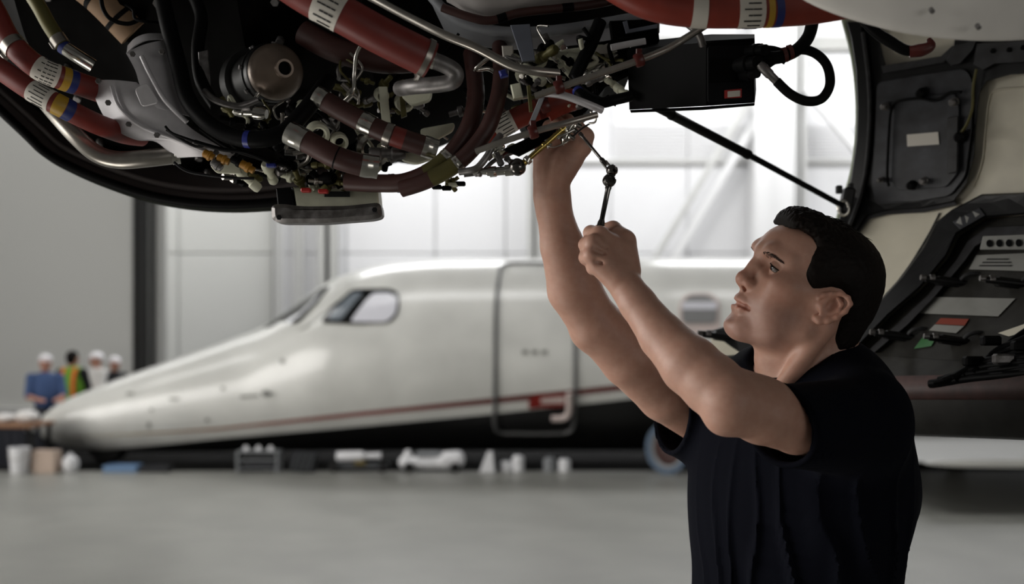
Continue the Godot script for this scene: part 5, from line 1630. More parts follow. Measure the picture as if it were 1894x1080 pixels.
func add_head(f: Field) -> void:
	f.base = head
	# skull and face masses
	f.egg(Vector3(0, 0.032, -0.006), Vector3(0.071, 0.064, 0.083), 0.02)
	f.egg(Vector3(0, 0.042, 0.042), Vector3(0.058, 0.046, 0.053), 0.02)
	f.egg(Vector3(0, -0.018, 0.042), Vector3(0.053, 0.070, 0.050), 0.025)
	f.egg(Vector3(0, -0.040, 0.068), Vector3(0.034, 0.032, 0.033), 0.02)
	for s in [1.0, -1.0]:
		f.egg(Vector3(s * 0.046, 0.000, 0.060), Vector3(0.018, 0.015, 0.024), 0.02)                     # cheekbone
		f.cone(Vector3(s * 0.054, 0.000, 0.050), Vector3(s * 0.066, 0.002, 0.008), 0.009, 0.007, 0.02)
		f.chain([Vector3(s * 0.012, -0.077, 0.085), Vector3(s * 0.034, -0.068, 0.052), Vector3(s * 0.050, -0.052, 0.014), Vector3(s * 0.060, -0.010, 0.004)], [0.013, 0.013, 0.014, 0.014], 0.022)
		f.egg(Vector3(s * 0.036, -0.030, 0.050), Vector3(0.022, 0.036, 0.032), 0.02)                    # cheek
		f.chain([Vector3(s * 0.004, 0.036, 0.0880), Vector3(s * 0.026, 0.0385, 0.0855), Vector3(s * 0.047, 0.034, 0.0650)], [0.0085, 0.0090, 0.0075], 0.012)   # brow
	f.egg(Vector3(0, -0.077, 0.086), Vector3(0.021, 0.0155, 0.021), 0.016)                               # chin
	f.egg(Vector3(0, -0.070, 0.038), Vector3(0.036, 0.024, 0.046), 0.02)                                # under the jaw
	for s in [1.0, -1.0]:                                                                             # eye sockets
		f.egg(Vector3(s * 0.033, 0.0185, 0.0950), Vector3(0.0205, 0.0135, 0.0215), 0.008, Basis(Vector3.UP, s * 0.40), true)
	# nose
	f.chain([Vector3(0, 0.030, 0.0865), Vector3(0, 0.012, 0.0945), Vector3(0, -0.006, 0.1035)], [0.0075, 0.0072, 0.0085], 0.010)
	f.ball(Vector3(0, -0.0105, 0.1055), 0.0098, 0.007)
	f.cone(Vector3(0, -0.014, 0.1035), Vector3(0, -0.024, 0.0975), 0.0055, 0.0050, 0.006)
	for s in [1.0, -1.0]:
		f.egg(Vector3(s * 0.0125, -0.0145, 0.0955), Vector3(0.0068, 0.0075, 0.0105), 0.006)
		f.egg(Vector3(s * 0.0070, -0.0215, 0.0985), Vector3(0.0034, 0.0045, 0.0058), 0.003, Basis.IDENTITY, true)
	# lips
	f.chain([Vector3(-0.0245, -0.0440, 0.0845), Vector3(-0.012, -0.0400, 0.0955), Vector3(-0.004, -0.0385, 0.0990), Vector3(0.004, -0.0385, 0.0990), Vector3(0.012, -0.0400, 0.0955), Vector3(0.0245, -0.0440, 0.0845)], [0.0042, 0.0052, 0.0056, 0.0056, 0.0052, 0.0042], 0.006)
	f.chain([Vector3(-0.0225, -0.0470, 0.0850), Vector3(-0.010, -0.0515, 0.0960), Vector3(0.010, -0.0515, 0.0960), Vector3(0.0225, -0.0470, 0.0850)], [0.0040, 0.0066, 0.0066, 0.0040], 0.006)
	f.chain([Vector3(-0.0250, -0.0474, 0.0895), Vector3(-0.020, -0.0462, 0.0940), Vector3(-0.012, -0.0455, 0.1003), Vector3(0, -0.0448, 0.1048), Vector3(0.012, -0.0455, 0.1003), Vector3(0.020, -0.0462, 0.0940), Vector3(0.0250, -0.0474, 0.0895)], [0.0021, 0.0022, 0.0022, 0.0021, 0.0022, 0.0022, 0.0021], 0.004, true)
	f.cone(Vector3(-0.010, -0.0635, 0.1085), Vector3(0.010, -0.0635, 0.1085), 0.0042, 0.0042, 0.010, true)
	# lids: a shell of the ball of the eye, open between two planes
	for s in [1.0, -1.0]:
		var e := Vector3(s * 0.0325, 0.0190, 0.0718)
		f.ball(e, 0.0138, 0.003)
		f.clip(Vector3(s * -0.30, -1.0, 0.0), e + Vector3(0, 0.0016, 0))
		f.ball(e, 0.0134, 0.003)
		f.clip(Vector3(s * 0.30, 1.0, 0.0), e + Vector3(0, -0.0038, 0))
	# ears: rim, inner fold, plate, hollow, lobe
	for s in [1.0, -1.0]:
		var ax := Basis(Vector3.RIGHT, -0.45)
		f.egg(Vector3(s * 0.0774, -0.0090, -0.0016), Vector3(0.0045, 0.0215, 0.0150), 0.005, ax)
		f.egg(Vector3(s * 0.0880, -0.0055, 0.0022), Vector3(0.0110, 0.0145, 0.0088), 0.003, ax, true)
		f.chain([Vector3(s * 0.0750, -0.0020, 0.0200), Vector3(s * 0.0765, 0.0036, 0.0150), Vector3(s * 0.0790, 0.0081, 0.0070), Vector3(s * 0.0837, 0.0128, -0.0047), Vector3(s * 0.0877, 0.0099, -0.0145), Vector3(s * 0.0902, 0.0031, -0.0195), Vector3(s * 0.0898, -0.0088, -0.0164), Vector3(s * 0.0871, -0.0199, -0.0089), Vector3(s * 0.0817, -0.0278, -0.0003), Vector3(s * 0.0758, -0.0315, 0.0090), Vector3(s * 0.0730, -0.0300, 0.0135)], [0.0024, 0.0028, 0.0030, 0.0031, 0.0031, 0.0030, 0.0032, 0.0036, 0.0048, 0.0054, 0.0046], 0.0035)
		f.chain([Vector3(s * 0.0835, 0.0038, -0.0035), Vector3(s * 0.0857, -0.0012, -0.0095), Vector3(s * 0.0835, -0.0105, -0.0085), Vector3(s * 0.0798, -0.0190, -0.0010)], [0.0022, 0.0025, 0.0027, 0.0027], 0.0035)
		f.ball(Vector3(s * 0.0735, -0.0125, 0.0125), 0.0044, 0.005)
	f.base = Transform3D.IDENTITY

func add_neck(f: Field) -> void:
	f.cone(head * Vector3(0, -0.012, -0.030), P(1496, 712, 1.80), 0.055, 0.058, 0.03)
	f.cone(head * Vector3(0, -0.045, 0.015), P(1462, 700, 1.785), 0.038, 0.050, 0.03)
	f.cone(head * Vector3(0.060, -0.040, -0.012), P(1449, 708, 1.722), 0.014, 0.011, 0.012)              # the tendon beside the throat
	f.ball(P(1418, 668, 1.765), 0.014, 0.02)                                                          # Adam's apple
	f.cone(P(1500, 715, 1.80), P(1585, 770, 1.70), 0.055, 0.052, 0.04)
	f.cone(P(1495, 715, 1.81), P(1345, 765, 1.96), 0.055, 0.052, 0.04)
	f.egg(P(1475, 900, 1.83), Vector3(0.155, 0.19, 0.105), 0.05, body_axes())

func body_axes() -> Basis:      # left, up, forward of the chest
	var l := Vector3(0.56, -0.03, 0.828).normalized()
	var u := (Vector3(0.04, 1, 0) - l * l.dot(Vector3(0.04, 1, 0))).normalized()
	return Basis(l, u, l.cross(u))

func add_near_arm(f: Field) -> void:
	f.chain([P(1595, 795, 1.67), P(1475, 785, 1.575), P(1410, 762, 1.535), P(1350, 742, 1.505)], [0.052, 0.0385, 0.0405, 0.0375], 0.006)
	f.ball(P(1338, 777, 1.505), 0.012, 0.03)
	f.cone(P(1295, 672, 1.535), P(1438, 754, 1.55), 0.017, 0.018, 0.03)
	f.chain([P(1350, 742, 1.505), P(1318, 712, 1.525), P(1276, 675, 1.545), P(1226, 623, 1.575), P(1180, 562, 1.60), P(1158, 530, 1.61)], [0.0365, 0.0385, 0.0375, 0.0300, 0.0240, 0.0225], 0.006)

func add_far_arm(f: Field) -> void:
	f.chain([P(1320, 770, 1.96), P(1235, 722, 1.90), P(1165, 662, 1.86), P(1104, 600, 1.83)], [0.055, 0.050, 0.045, 0.0395], 0.006)
	f.ball(P(1084, 620, 1.83), 0.012, 0.03)
	f.chain([P(1098, 596, 1.83), P(1062, 535, 1.81), P(1040, 455, 1.785), P(1025, 392, 1.765), P(1021, 362, 1.755)], [0.038, 0.0395, 0.0318, 0.0252, 0.0238], 0.006)

func finger(f: Field, pts: Array, r: Array) -> void:
	f.chain(pts, r, 0.004)

func add_near_hand(f: Field) -> void:      # the left fist round the handle, seen from its back
	var w := P(1154, 520, 1.612)
	var mcp := [P(1110, 434, 1.622), P(1097, 450, 1.606), P(1094, 472, 1.602), P(1103, 493, 1.608)]
	var r := [0.0118, 0.0120, 0.0112, 0.0098]
	var base := [P(1146, 498, 1.622), P(1140, 502, 1.612), P(1137, 507, 1.608), P(1137, 512, 1.610)]
	f.egg(P(1131, 478, 1.622), Vector3(0.029, 0.034, 0.0155), 0.012, Basis(Vector3.BACK, 0.55))
	for i in 4:
		f.cone(base[i], mcp[i], 0.0155, r[i], 0.010)
	# knuckle to middle joint to last joint to tip, closing round the bar behind
	finger(f, [mcp[0], P(1093, 431, 1.648), P(1106, 440, 1.676), P(1124, 446, 1.672)], [0.0110, 0.0102, 0.0092, 0.0082])
	finger(f, [mcp[1], P(1085, 453, 1.640), P(1101, 461, 1.674), P(1120, 466, 1.668)], [0.0114, 0.0106, 0.0094, 0.0084])
	finger(f, [mcp[2], P(1085, 476, 1.636), P(1101, 481, 1.667), P(1118, 485, 1.661)], [0.0108, 0.0102, 0.0090, 0.0080])
	finger(f, [mcp[3], P(1097, 496, 1.636), P(1109, 500, 1.660), P(1123, 500, 1.653)], [0.0094, 0.0086, 0.0078, 0.0070])
	# thumb from the side of the palm near the wrist, over the bar
	f.chain([P(1161, 500, 1.626), P(1157, 446, 1.640)], [0.0175, 0.0145], 0.012)
	finger(f, [P(1157, 444, 1.640), P(1134, 424, 1.664), P(1108, 426, 1.682)], [0.0128, 0.0112, 0.0088])
	f.egg(P(1138, 455, 1.640), Vector3(0.020, 0.022, 0.012), 0.012)
	# skin folds between the knuckles
	for q in [[1106, 443, 1120, 456], [1102, 463, 1117, 470], [1104, 484, 1118, 488]]:
		f.cone(P(q[0], q[1], 1.592), P(q[2], q[3], 1.597), 0.0028, 0.0018, 0.006, true)

func add_far_hand(f: Field) -> void:       # the right hand, palm towards the lens, reaching into the fittings
	f.cone(P(1021, 362, 1.755), P(1020, 330, 1.752), 0.0238, 0.024, 0.015)
	f.egg(P(1009, 305, 1.752), Vector3(0.0165, 0.036, 0.0165), 0.012, Basis(Vector3.BACK, -0.05))              # heel of the hand
	f.egg(P(1041, 308, 1.738), Vector3(0.0225, 0.0385, 0.0185), 0.010, Basis(Vector3.BACK, -0.50))              # ball of the thumb
	f.egg(P(1025, 290, 1.762), Vector3(0.029, 0.032, 0.013), 0.012)
	f.chain([P(1060, 292, 1.738), P(1077, 270, 1.733)], [0.0150, 0.0138], 0.008)
	f.chain([P(1027, 268, 1.728), P(1014, 300, 1.722), P(1007, 345, 1.722)], [0.003, 0.0035, 0.002], 0.008, true)
	finger(f, [P(1077, 272, 1.733), P(1083, 252, 1.735), P(1071, 236, 1.742)], [0.0135, 0.0120, 0.0092])
	finger(f, [P(1046, 268, 1.765), P(1056, 240, 1.790), P(1066, 232, 1.765), P(1068, 236, 1.752)], [0.0105, 0.0098, 0.0086, 0.0078])
	finger(f, [P(1032, 264, 1.768), P(1036, 230, 1.790), P(1050, 222, 1.768), P(1054, 226, 1.752)], [0.0108, 0.0100, 0.0088, 0.0080])
	finger(f, [P(1016, 266, 1.768), P(1016, 234, 1.785), P(1030, 226, 1.765), P(1038, 230, 1.750)], [0.0102, 0.0094, 0.0084, 0.0076])
	finger(f, [P(1002, 274, 1.766), P(1000, 250, 1.780), P(1010, 242, 1.765), P(1018, 246, 1.752)], [0.0092, 0.0082, 0.0074, 0.0068])

func skin_tint(p: Vector3) -> Color:
	var q := head.affine_inverse() * p
	var c := Color(1, 1, 1)
	if q.length() < 0.15:
		var x := absf(q.x)
		var lip := clampf(1.0 - absf(q.y + 0.0455 + x * 0.05) / 0.0095, 0, 1) * clampf((0.025 - x) / 0.004, 0, 1) * clampf((q.z - 0.080) / 0.006, 0, 1)
		c = c.lerp(Color(0.82, 0.64, 0.62), clampf(lip * 1.6, 0, 1) * 0.75)
		var beard := clampf((-q.y - 0.022) / 0.018, 0, 1) * clampf((q.z - 0.015) / 0.03, 0, 1) * (1.0 - clampf(lip * 3, 0, 1)) * clampf((q.y + 0.102) / 0.012, 0, 1)
		c = c * Color.WHITE.lerp(Color(0.74, 0.74, 0.77), beard * 0.8)
		var warm := exp(-pow((q - Vector3(0.045, -0.012, 0.065)).length() / 0.024, 2)) + exp(-pow((q - Vector3(0, -0.01, 0.11)).length() / 0.016, 2)) + exp(-pow((q - Vector3(0.08, -0.005, -0.005)).length() / 0.03, 2))
		c = c * Color.WHITE.lerp(Color(1.0, 0.86, 0.82), minf(warm, 1.0) * 0.7)
	return c

func hair_shape(p: Vector3, d: float) -> float:
	var q := head.affine_inverse() * p
	var v := Vector2(q.z, q.y)
	# distance to the hairline as seen from the side
	var best := 1.0
	var inside := false
	var n := hair_poly.size()
	var j := n - 1
	for i in n:
		var e := hair_poly[j] - hair_poly[i]
		var w := v - hair_poly[i]
		var b := w - e * clampf(w.dot(e) / e.dot(e), 0, 1)
		best = minf(best, b.length_squared())
		if (hair_poly[i].y > v.y) != (hair_poly[j].y > v.y) and v.x < (hair_poly[j].x - hair_poly[i].x) * (v.y - hair_poly[i].y) / (hair_poly[j].y - hair_poly[i].y) + hair_poly[i].x:
			inside = not inside
		j = i
	best = sqrt(best) * (-1.0 if inside else 1.0)
	var lift := clampf((q.y - 0.05) / 0.05, 0, 1) * clampf((q.z + 0.03) / 0.09, 0, 1)
	var tuft := hair_noise.get_noise_3d(q.x * 900, q.y * 420, q.z * 420)
	d += tuft * (0.0012 + 0.0042 * lift) - lift * 0.006
	d += 0.0075 * exp(minf(best, 0.0) / 0.007) * (1.0 - 0.5 * lift)
	var h := maxf(0.006 - absf(d - best), 0.0) / 0.006
	return maxf(d, best) + h * h * 0.0015

func neck_cut(p: Vector3) -> float:        # above nought on the head's side of the join at the collar
	return (p - P(1490, 712, 1.80)).dot(Vector3(0.12, 1.0, 0.05).normalized()) - 3.0 * maxf(0.0, 0.257 - p.x) - 3.0 * maxf(0.0, p.z + 1.63)

func head_side(p: Vector3, d: float) -> float:
	return maxf(d, -neck_cut(p))

func body_side(p: Vector3, d: float) -> float:
	return maxf(d, neck_cut(p) - 0.0012)

func build_person() -> void:
	var sk := mat("skin", Color(0.76, 0.60, 0.525), 0.5, 0.0, "skin_tone", 9.0, 0.006)
	sk.vertex_color_use_as_albedo = true
	sk.subsurf_scatter_enabled = true
	sk.subsurf_scatter_strength = 0.12
	mat("hair", Color(0.07, 0.047, 0.034), 0.62)
	mats.hair.metallic_specular = 0.25
	mat("brow", Color(0.20, 0.135, 0.105), 0.9)
	mat("eye_white", Color(0.36, 0.325, 0.30), 0.35)  # dulled, with the shade under the brow in the colour
	mat("iris", Color(0.055, 0.038, 0.028), 0.2)
	mat("pupil", Color(0.01, 0.01, 0.01), 0.05)
	var sh := mat("shirt", Color(0.066, 0.072, 0.105), 0.9, 0.0, "weave", 30.0, 0.03)
	sh.rim_enabled = true
	sh.rim = 0.08
	sh.metallic_specular = 0.15
	sh.rim_tint = 0.6
	mat("shirt_rib", Color(0.05, 0.055, 0.085), 0.9, 0.0, "weave", 60.0, 0.03)
	mats.shirt_rib.metallic_specular = 0.15
	mat("trousers", Color(0.05, 0.055, 0.075), 0.85, 0.0, "weave", 30.0)
	mat("boot", Color(0.03, 0.028, 0.026), 0.6)
	hair_noise = FastNoiseLite.new()
	hair_noise.seed = 5
	hair_noise.frequency = 0.22
	hair_noise.fractal_octaves = 3
	for e in HAIR_EDGE: hair_poly.append(Vector2(e[0], e[1]))
	var man := thing("person", "dark haired man in a black polo shirt reaching up with both arms to the engine", "person", "", Vector3(0.44, 0, -1.86))
	var off := -man.position

	# skin: head, neck, arms and hands are one surface
	var f := Field.new()
	add_head(f); add_neck(f); add_near_arm(f); add_far_arm(f); add_near_hand(f); add_far_hand(f)
	var skin := [PackedVector3Array(), PackedVector3Array(), PackedInt32Array()]
	f.cell = 0.0019                       # the head is meshed finer than the rest
	f.shape = head_side
	f.window = AABB(head * Vector3.ZERO - Vector3.ONE * 0.17, Vector3.ONE * 0.34)
	f.mesh_into(skin)
	f.cell = 0.0028
	f.shape = body_side
	f.window = AABB()
	f.mesh_into(skin)
	f.shape = null
	hang(man, "body", Field.finish(skin, skin_tint), "skin", "fair skin of face, neck, arms and hands").position = off

	# eyes
	for s in [1.0, -1.0]:
		var e := head * Vector3(s * 0.0325, 0.0190, 0.0718)
		var look := (head.basis * Vector3(0.10, 0.16, 0.97)).normalized()
		var b := basis_y(look)
		var st := mb()
		var prof := []
		for k in 15: prof.append(Vector2(sin(PI * k / 14.0), -cos(PI * k / 14.0)) * 0.0122)
		lathe(st, prof, e, b, 24)
		var ball := part(man, "eye", st, "eye_white", "eye turned up towards the work")
		ball.position = off
		var ir := mb()
		lathe(ir, [Vector2(0.0062, 0.0106), Vector2(0.0057, 0.0112), Vector2(0.0024, 0.01245), Vector2(0, 0.0127)], e, b, 20)
		part(ball, "iris", ir, "iris")
		var pu := mb()
		lathe(pu, [Vector2(0.0026, 0.0125), Vector2(0.0022, 0.01265), Vector2(0, 0.0129)], e, b, 16)
		part(ball, "pupil", pu, "pupil")

	# hair
	var h := Field.new()
	h.cell = 0.0026
	h.base = head
	h.egg(Vector3(0, 0.034, -0.008), Vector3(0.0765, 0.072, 0.090), 0.02)
	h.egg(Vector3(0, 0.046, 0.040), Vector3(0.0635, 0.054, 0.056), 0.02)
	h.egg(Vector3(0, 0.076, 0.050), Vector3(0.045, 0.026, 0.038), 0.02)
	h.cone(Vector3(0, -0.012, -0.034), Vector3(0.0, -0.070, -0.030), 0.061, 0.056, 0.03)
	for s in [1.0, -1.0]:
		h.egg(Vector3(s * 0.056, 0.022, 0.024), Vector3(0.016, 0.034, 0.026), 0.012)
	h.shape = hair_shape
	h.reach = 0.012
	hang(man, "hair", h.mesh(), "hair", "short dark brown wavy hair").position = off
	var hs := mb()
	strands(hs)
	tag(part(man, "hair_strands", hs, "hair"), "loose short curls over the top of the hair", "", "", "stuff")
	man.get_node("hair_strands").position = off
	var bs := mb()
	for s in [1.0, -1.0]: eyebrow(bs, f, s)
	part(man, "eyebrow", bs, "brow", "dark straight eyebrow").position = off
	var ls := mb()
	for s in [1.0, -1.0]:
		var lid := []
		for k in 7:
			var t := k / 6.0
			lid.append(on_skin(f, Vector3(s * lerpf(0.0205, 0.0465, t), 0.0238 - 0.0072 * t + 0.0014 * sin(t * PI), 0.11), Vector3(0, 0, -1)) + head.basis * Vector3(0, 0, 0.0004))
		tube(ls, lid, [0.0003, 0.0007, 0.0010, 0.0006], 6, 3)
	part(man, "eyelashes", ls, "hair", "dark lashes of the upper lids").position = off
	build_clothes(man, off)

func strands(st: SurfaceTool) -> void:
	var rng := RandomNumberGenerator.new()
	rng.seed = 11
	st.set_smooth_group(0)
	for i in 1500:
		var a := rng.randf_range(-PI, PI)
		var up := rng.randf_range(0.0, 1.0)
		var el := asin(lerpf(-0.05, 1.0, up))
		var dir := Vector3(sin(a) * cos(el), sin(el), cos(a) * cos(el))
		var p := Vector3(0, 0.036, 0.004) + dir * Vector3(0.073, 0.076, 0.090)
		if not Geometry2D.is_point_in_polygon(Vector2(p.z, p.y), hair_poly): continue
		var front := clampf((p.z + 0.01) / 0.08, 0, 1) * clampf((p.y - 0.055) / 0.04, 0, 1)
		var lie := Vector3(0, 0.1, -1).slerp(Vector3(rng.randf_range(-0.7, 0.7), 1.0, 0.3).normalized(), 0.15 + 0.65 * front)
		lie = (lie - dir * lie.dot(dir) * 0.7 + dir * (0.0 + 0.5 * front) + Vector3(rng.randf_range(-1, 1), rng.randf_range(-1, 1), rng.randf_range(-1, 1)) * 0.30).normalized()
		var l := rng.randf_range(0.010, 0.018) * (1.0 - 0.25 * front)
		var curl := Vector3(rng.randf_range(-1, 1), rng.randf_range(-1, 0.3), rng.randf_range(-1, 1)) * 0.006 - dir * (0.006 - 0.003 * front)
		var pts := []
		for k in 4:
			var t := k / 3.0
			pts.append(head * (p - dir * 0.003 + lie * l * t + curl * t * t))
		tube(st, pts, [0.0009, 0.0007, 0.0002], 3, 2, false)

func on_skin(f: Field, from: Vector3, dir: Vector3) -> Vector3:     # where a ray in the head's axes meets the skin
	var all := PackedInt32Array(range(f.n))
	var p := head * from
	var d := head.basis * dir.normalized()
	for i in 24: p += d * f.total(p, all) * 0.8
	return p

func eyebrow(st: SurfaceTool, f: Field, s: float) -> void:
	var rng := RandomNumberGenerator.new()
	rng.seed = 3
	for i in 260:
		var t := rng.randf()
		var w := 0.0034 * (1.0 - t * 0.65)
		var y := (0.0305 + 0.0065 * sin(minf(t * 1.35, 1.0) * PI * 0.62) - 0.007 * t) + rng.randf_range(-w, w)
		var x := lerpf(0.020, 0.064, t)
		var q := on_skin(f, Vector3(x * s, y, 0.115 - 0.015 * t), Vector3(-s * 0.7 * t, 0, -1))
		var n := (head.basis * Vector3(s * 0.6 * t, 0.1, 1)).normalized()
		var d := head.basis * (Vector3(s * 0.8, 0.55 - t * 0.95, -0.15 - t * 0.75).normalized() * 0.0045)
		tube(st, [q - n * 0.0003, q + d * 0.5 + n * 0.0010, q + d + n * 0.0007], [0.0004, 0.00035, 0.00015], 3, 1, false)

var fold_noise: FastNoiseLite
func shirt_shape(p: Vector3, d: float) -> float:
	var q := p - P(1475, 900, 1.83)
	var ax := body_axes()
	var side := q.dot(ax.x)                 # towards his left
	var fwd := q.dot(ax.z)
	var around := atan2(side, fwd)
	var low := clampf((0.10 - q.y) / 0.18, 0, 1)
	var m := clampf((p.x - 0.27) / 0.06, 0, 1) * clampf((-1.60 - p.z) / 0.06, 0, 1)
	var n := m * fold_noise.get_noise_3d(p.x * 5, p.y * 2.2, p.z * 5)
	# long hanging folds that fan out below the near armpit
	var u := around * 6.5 + q.y * 7.0 * (0.5 + around * 0.35) + n * 2.2
	var wave := pow(1.0 - absf(sin(u * 1.5)), 2.5) - 0.25
	d -= wave * 0.0125 * low * m * clampf((fwd + 0.09) / 0.10, 0.25, 1)
	d -= n * 0.004
	return d

func build_clothes(man: Node3D, off: Vector3) -> void:
	fold_noise = FastNoiseLite.new()
	fold_noise.seed = 21
	fold_noise.frequency = 1.3
	fold_noise.fractal_octaves = 2
	var ax := body_axes()
	var f := Field.new()
	f.cell = 0.004
	f.egg(P(1472, 880, 1.83), Vector3(0.185, 0.215, 0.132), 0.05, ax)
	f.egg(P(1465, 1060, 1.845), Vector3(0.165, 0.26, 0.123), 0.06, ax)
	f.egg(P(1470, 1180, 1.85), Vector3(0.170, 0.16, 0.128), 0.05, ax)
	f.cone(P(1512, 722, 1.805), P(1592, 768, 1.70), 0.062, 0.066, 0.05)
	f.cone(P(1490, 722, 1.82), P(1340, 770, 1.96), 0.060, 0.062, 0.05)
	f.cone(P(1530, 760, 1.80), P(1590, 900, 1.82), 0.085, 0.075, 0.06)
	# sleeves, cut off square at their hems and hollow there
	var n0 := (P(1440, 775, 1.55) - P(1590, 795, 1.67)).normalized()
	n0 = (n0 + Vector3(0, -0.38, 0)).normalized()
	var n1 := (P(1190, 690, 1.87) - P(1330, 775, 1.97)).normalized()
	f.cone(P(1588, 790, 1.675), P(1400, 786, 1.53), 0.068, 0.049, 0.03)
	f.clip(n0, P(1440, 786, 1.555))
	f.cone(P(1325, 790, 1.965), P(1200, 752, 1.89), 0.066, 0.062, 0.03)
	f.clip(Vector3(-1, 0.05, 0.35), P(1239, 780, 1.915))
	f.cone(P(1530, 793, 1.625), P(1390, 786, 1.52), 0.050, 0.0445, 0.006, true)
	f.cone(P(1275, 775, 1.94), P(1190, 749, 1.88), 0.056, 0.0555, 0.006, true)
	# room for the neck
	f.cone(P(1500, 690, 1.80), P(1470, 640, 1.785), 0.062, 0.070, 0.012, true)
	f.shape = shirt_shape
	f.reach = 0.012
	hang(man, "polo_shirt", f.mesh(), "shirt", "plain black short sleeved polo shirt with hanging folds").position = off
	var shirt := man.get_node("polo_shirt")
	# collar: a folded band round the neck, higher at the nape
	var axis := (head * Vector3(0, -0.012, -0.030) - P(1496, 712, 1.80)).normalized()
	var b := basis_y(axis)
	var c := P(1490, 694, 1.80)
	var rows := []
	for k in 41:
		var t := TAU * k / 40
		var out := (b.x * cos(t) + b.z * sin(t)).normalized()
		var front := clampf(out.dot(ax.z), -1, 1)
		var r := 0.074 + 0.004 * maxf(front, 0)
		var lo := c + out * (r + 0.010) - axis * (0.020 + 0.018 * maxf(front, 0))
		var hi := c + out * r + axis * (0.012 - 0.022 * front)
		var ring := PackedVector3Array()
		ring.append_array([lo + out * 0.004, hi + out * 0.005, hi + out * 0.002 + axis * 0.003, hi - out * 0.002, c + out * (r - 0.003) - axis * 0.03])
		rows.append(ring)
	var st := mb()
	grid(st, rows, false, 0, true)
	part(shirt, "collar", st, "shirt_rib", "black knitted collar")
	# hem seams of the sleeves
	for q in [[P(1441, 788, 1.555), n0, 0.0545], [P(1243, 765, 1.917), Vector3(-1, 0.05, 0.35).normalized(), 0.0625]]:
		var ring := []
		var bb := basis_y(q[1])
		for k in 37: ring.append(q[0] + (bb.x * cos(TAU * k / 36) + bb.z * sin(TAU * k / 36)) * q[2] * 0.99 - q[1] * 0.004)
		var se := mb()
		tube(se, ring, [0.0046], 8, 1, false, false)
		part(shirt, "sleeve_hem", se, "shirt_rib")
	# trousers and boots, below the frame
	var t := Field.new()
	t.cell = 0.012
	var hip := Vector3(0.44, 0.98, -1.86)
	t.egg(hip, Vector3(0.165, 0.12, 0.118), 0.05, ax)
	for s in [1.0, -1.0]:
		var top: Vector3 = hip + ax.x * 0.085 * s
		var knee: Vector3 = Vector3(top.x, 0.52, top.z) + ax.x * 0.03 * s + ax.z * 0.02
		var ankle: Vector3 = Vector3(top.x, 0.09, top.z) + ax.x * 0.05 * s - ax.z * 0.02
		t.chain([top, knee, ankle], [0.095, 0.070, 0.062], 0.04)
	hang(man, "trousers", t.mesh(), "trousers").position = off
	for s in [1.0, -1.0]:
		var w := Field.new()
		w.cell = 0.008
		var ankle: Vector3 = Vector3(hip.x, 0.0, hip.z) + ax.x * 0.135 * s - ax.z * 0.02
		var fw := (ax.z * Vector3(1, 0, 1)).normalized()
		w.cone(ankle + Vector3(0, 0.05, 0) - fw * 0.03, ankle + Vector3(0, 0.042, 0) + fw * 0.15, 0.044, 0.040, 0.02)
		w.cone(ankle + Vector3(0, 0.05, 0), ankle + Vector3(0, 0.13, 0), 0.048, 0.045, 0.02)
		hang(man, "boot", w.mesh(), "boot").position = off

# ================================================================ the wrench in his fist
func build_tool() -> void:
	var t := thing("socket_wrench", "chrome jointed socket wrench held upright in the nearer fist", "wrench")
	var st := mb()
	turned(st, P(1072, 246, 1.668), P(1121, 305, 1.652), [[0.0, 0.0], [0.0030, 0.0], [0.0030, 0.1], [0.0022, 0.12], [0.0022, 0.80], [0.0026, 0.81], [0.0036, 0.83], [0.0036, 1.0], [0.0, 1.0]], 16)
	part(t, "extension_bar", st, "chrome_dark", "thin chrome extension bar")
	var fk := mb()
	for s in [-1.0, 1.0]:
		box(fk, P(1124, 308, 1.652) + Vector3(0.0028 * s, 0.0010 * s, 0), Vector3(0.0022, 0.017, 0.008), 0.0006, basis_y(P(1124, 308, 1.65) - P(1072, 246, 1.66)))
	part(t, "fork", fk, "chrome_dark")
	var kn := mb()
	lathe(kn, [Vector2(0, -0.0065), Vector2(0.005, -0.0065), Vector2(0.0072, -0.004), Vector2(0.0078, 0), Vector2(0.0072, 0.004), Vector2(0.005, 0.0065), Vector2(0.0035, 0.0058), Vector2(0, 0.0058)], P(1132, 315, 1.65), basis_y(Vector3(0.5, 0.2, 0.8)), 24)
	part(t, "swivel_joint", kn, "chrome_dark", "rounded swivel joint")
	var hd := mb()
	lathe(hd, [Vector2(0, -0.006), Vector2(0.006, -0.006), Vector2(0.0086, -0.004), Vector2(0.0092, 0), Vector2(0.0086, 0.004), Vector2(0.0062, 0.0062), Vector2(0.0048, 0.0062), Vector2(0.0045, 0.004), Vector2(0, 0.004)], P(1127, 334, 1.648), basis_y(Vector3(0.35, 0.35, 0.85)), 24)
	box(hd, P(1131, 325, 1.65), Vector3(0.009, 0.010, 0.008), 0.002, Basis(Vector3.BACK, -0.5))
	part(t, "ratchet_head", hd, "chrome_dark", "round ratchet head")
	var ha := mb()
	turned(ha, P(1126, 343, 1.648), P(1096, 492, 1.636), [[0.0, 0.0], [0.0040, 0.0], [0.0046, 0.03], [0.0036, 0.06], [0.0034, 0.42], [0.0050, 0.46], [0.0056, 0.55], [0.0056, 0.95], [0.004, 1.0], [0.0, 1.0]], 18)
	var h := part(t, "handle", ha, "chrome_dark")
	var gr := mb()
	for s in [-1.0, 1.0]:
		var a := P(1124, 354, 1.648); var b := P(1113, 408, 1.643)
		box(gr, (a + b) / 2 + Vector3(0, 0, 0.0026 * s), Vector3(0.0032, a.distance_to(b), 0.0026), 0.0008, basis_y(b - a))
	part(h, "grip_inlay", gr, "rubber", "black inlay along the handle")

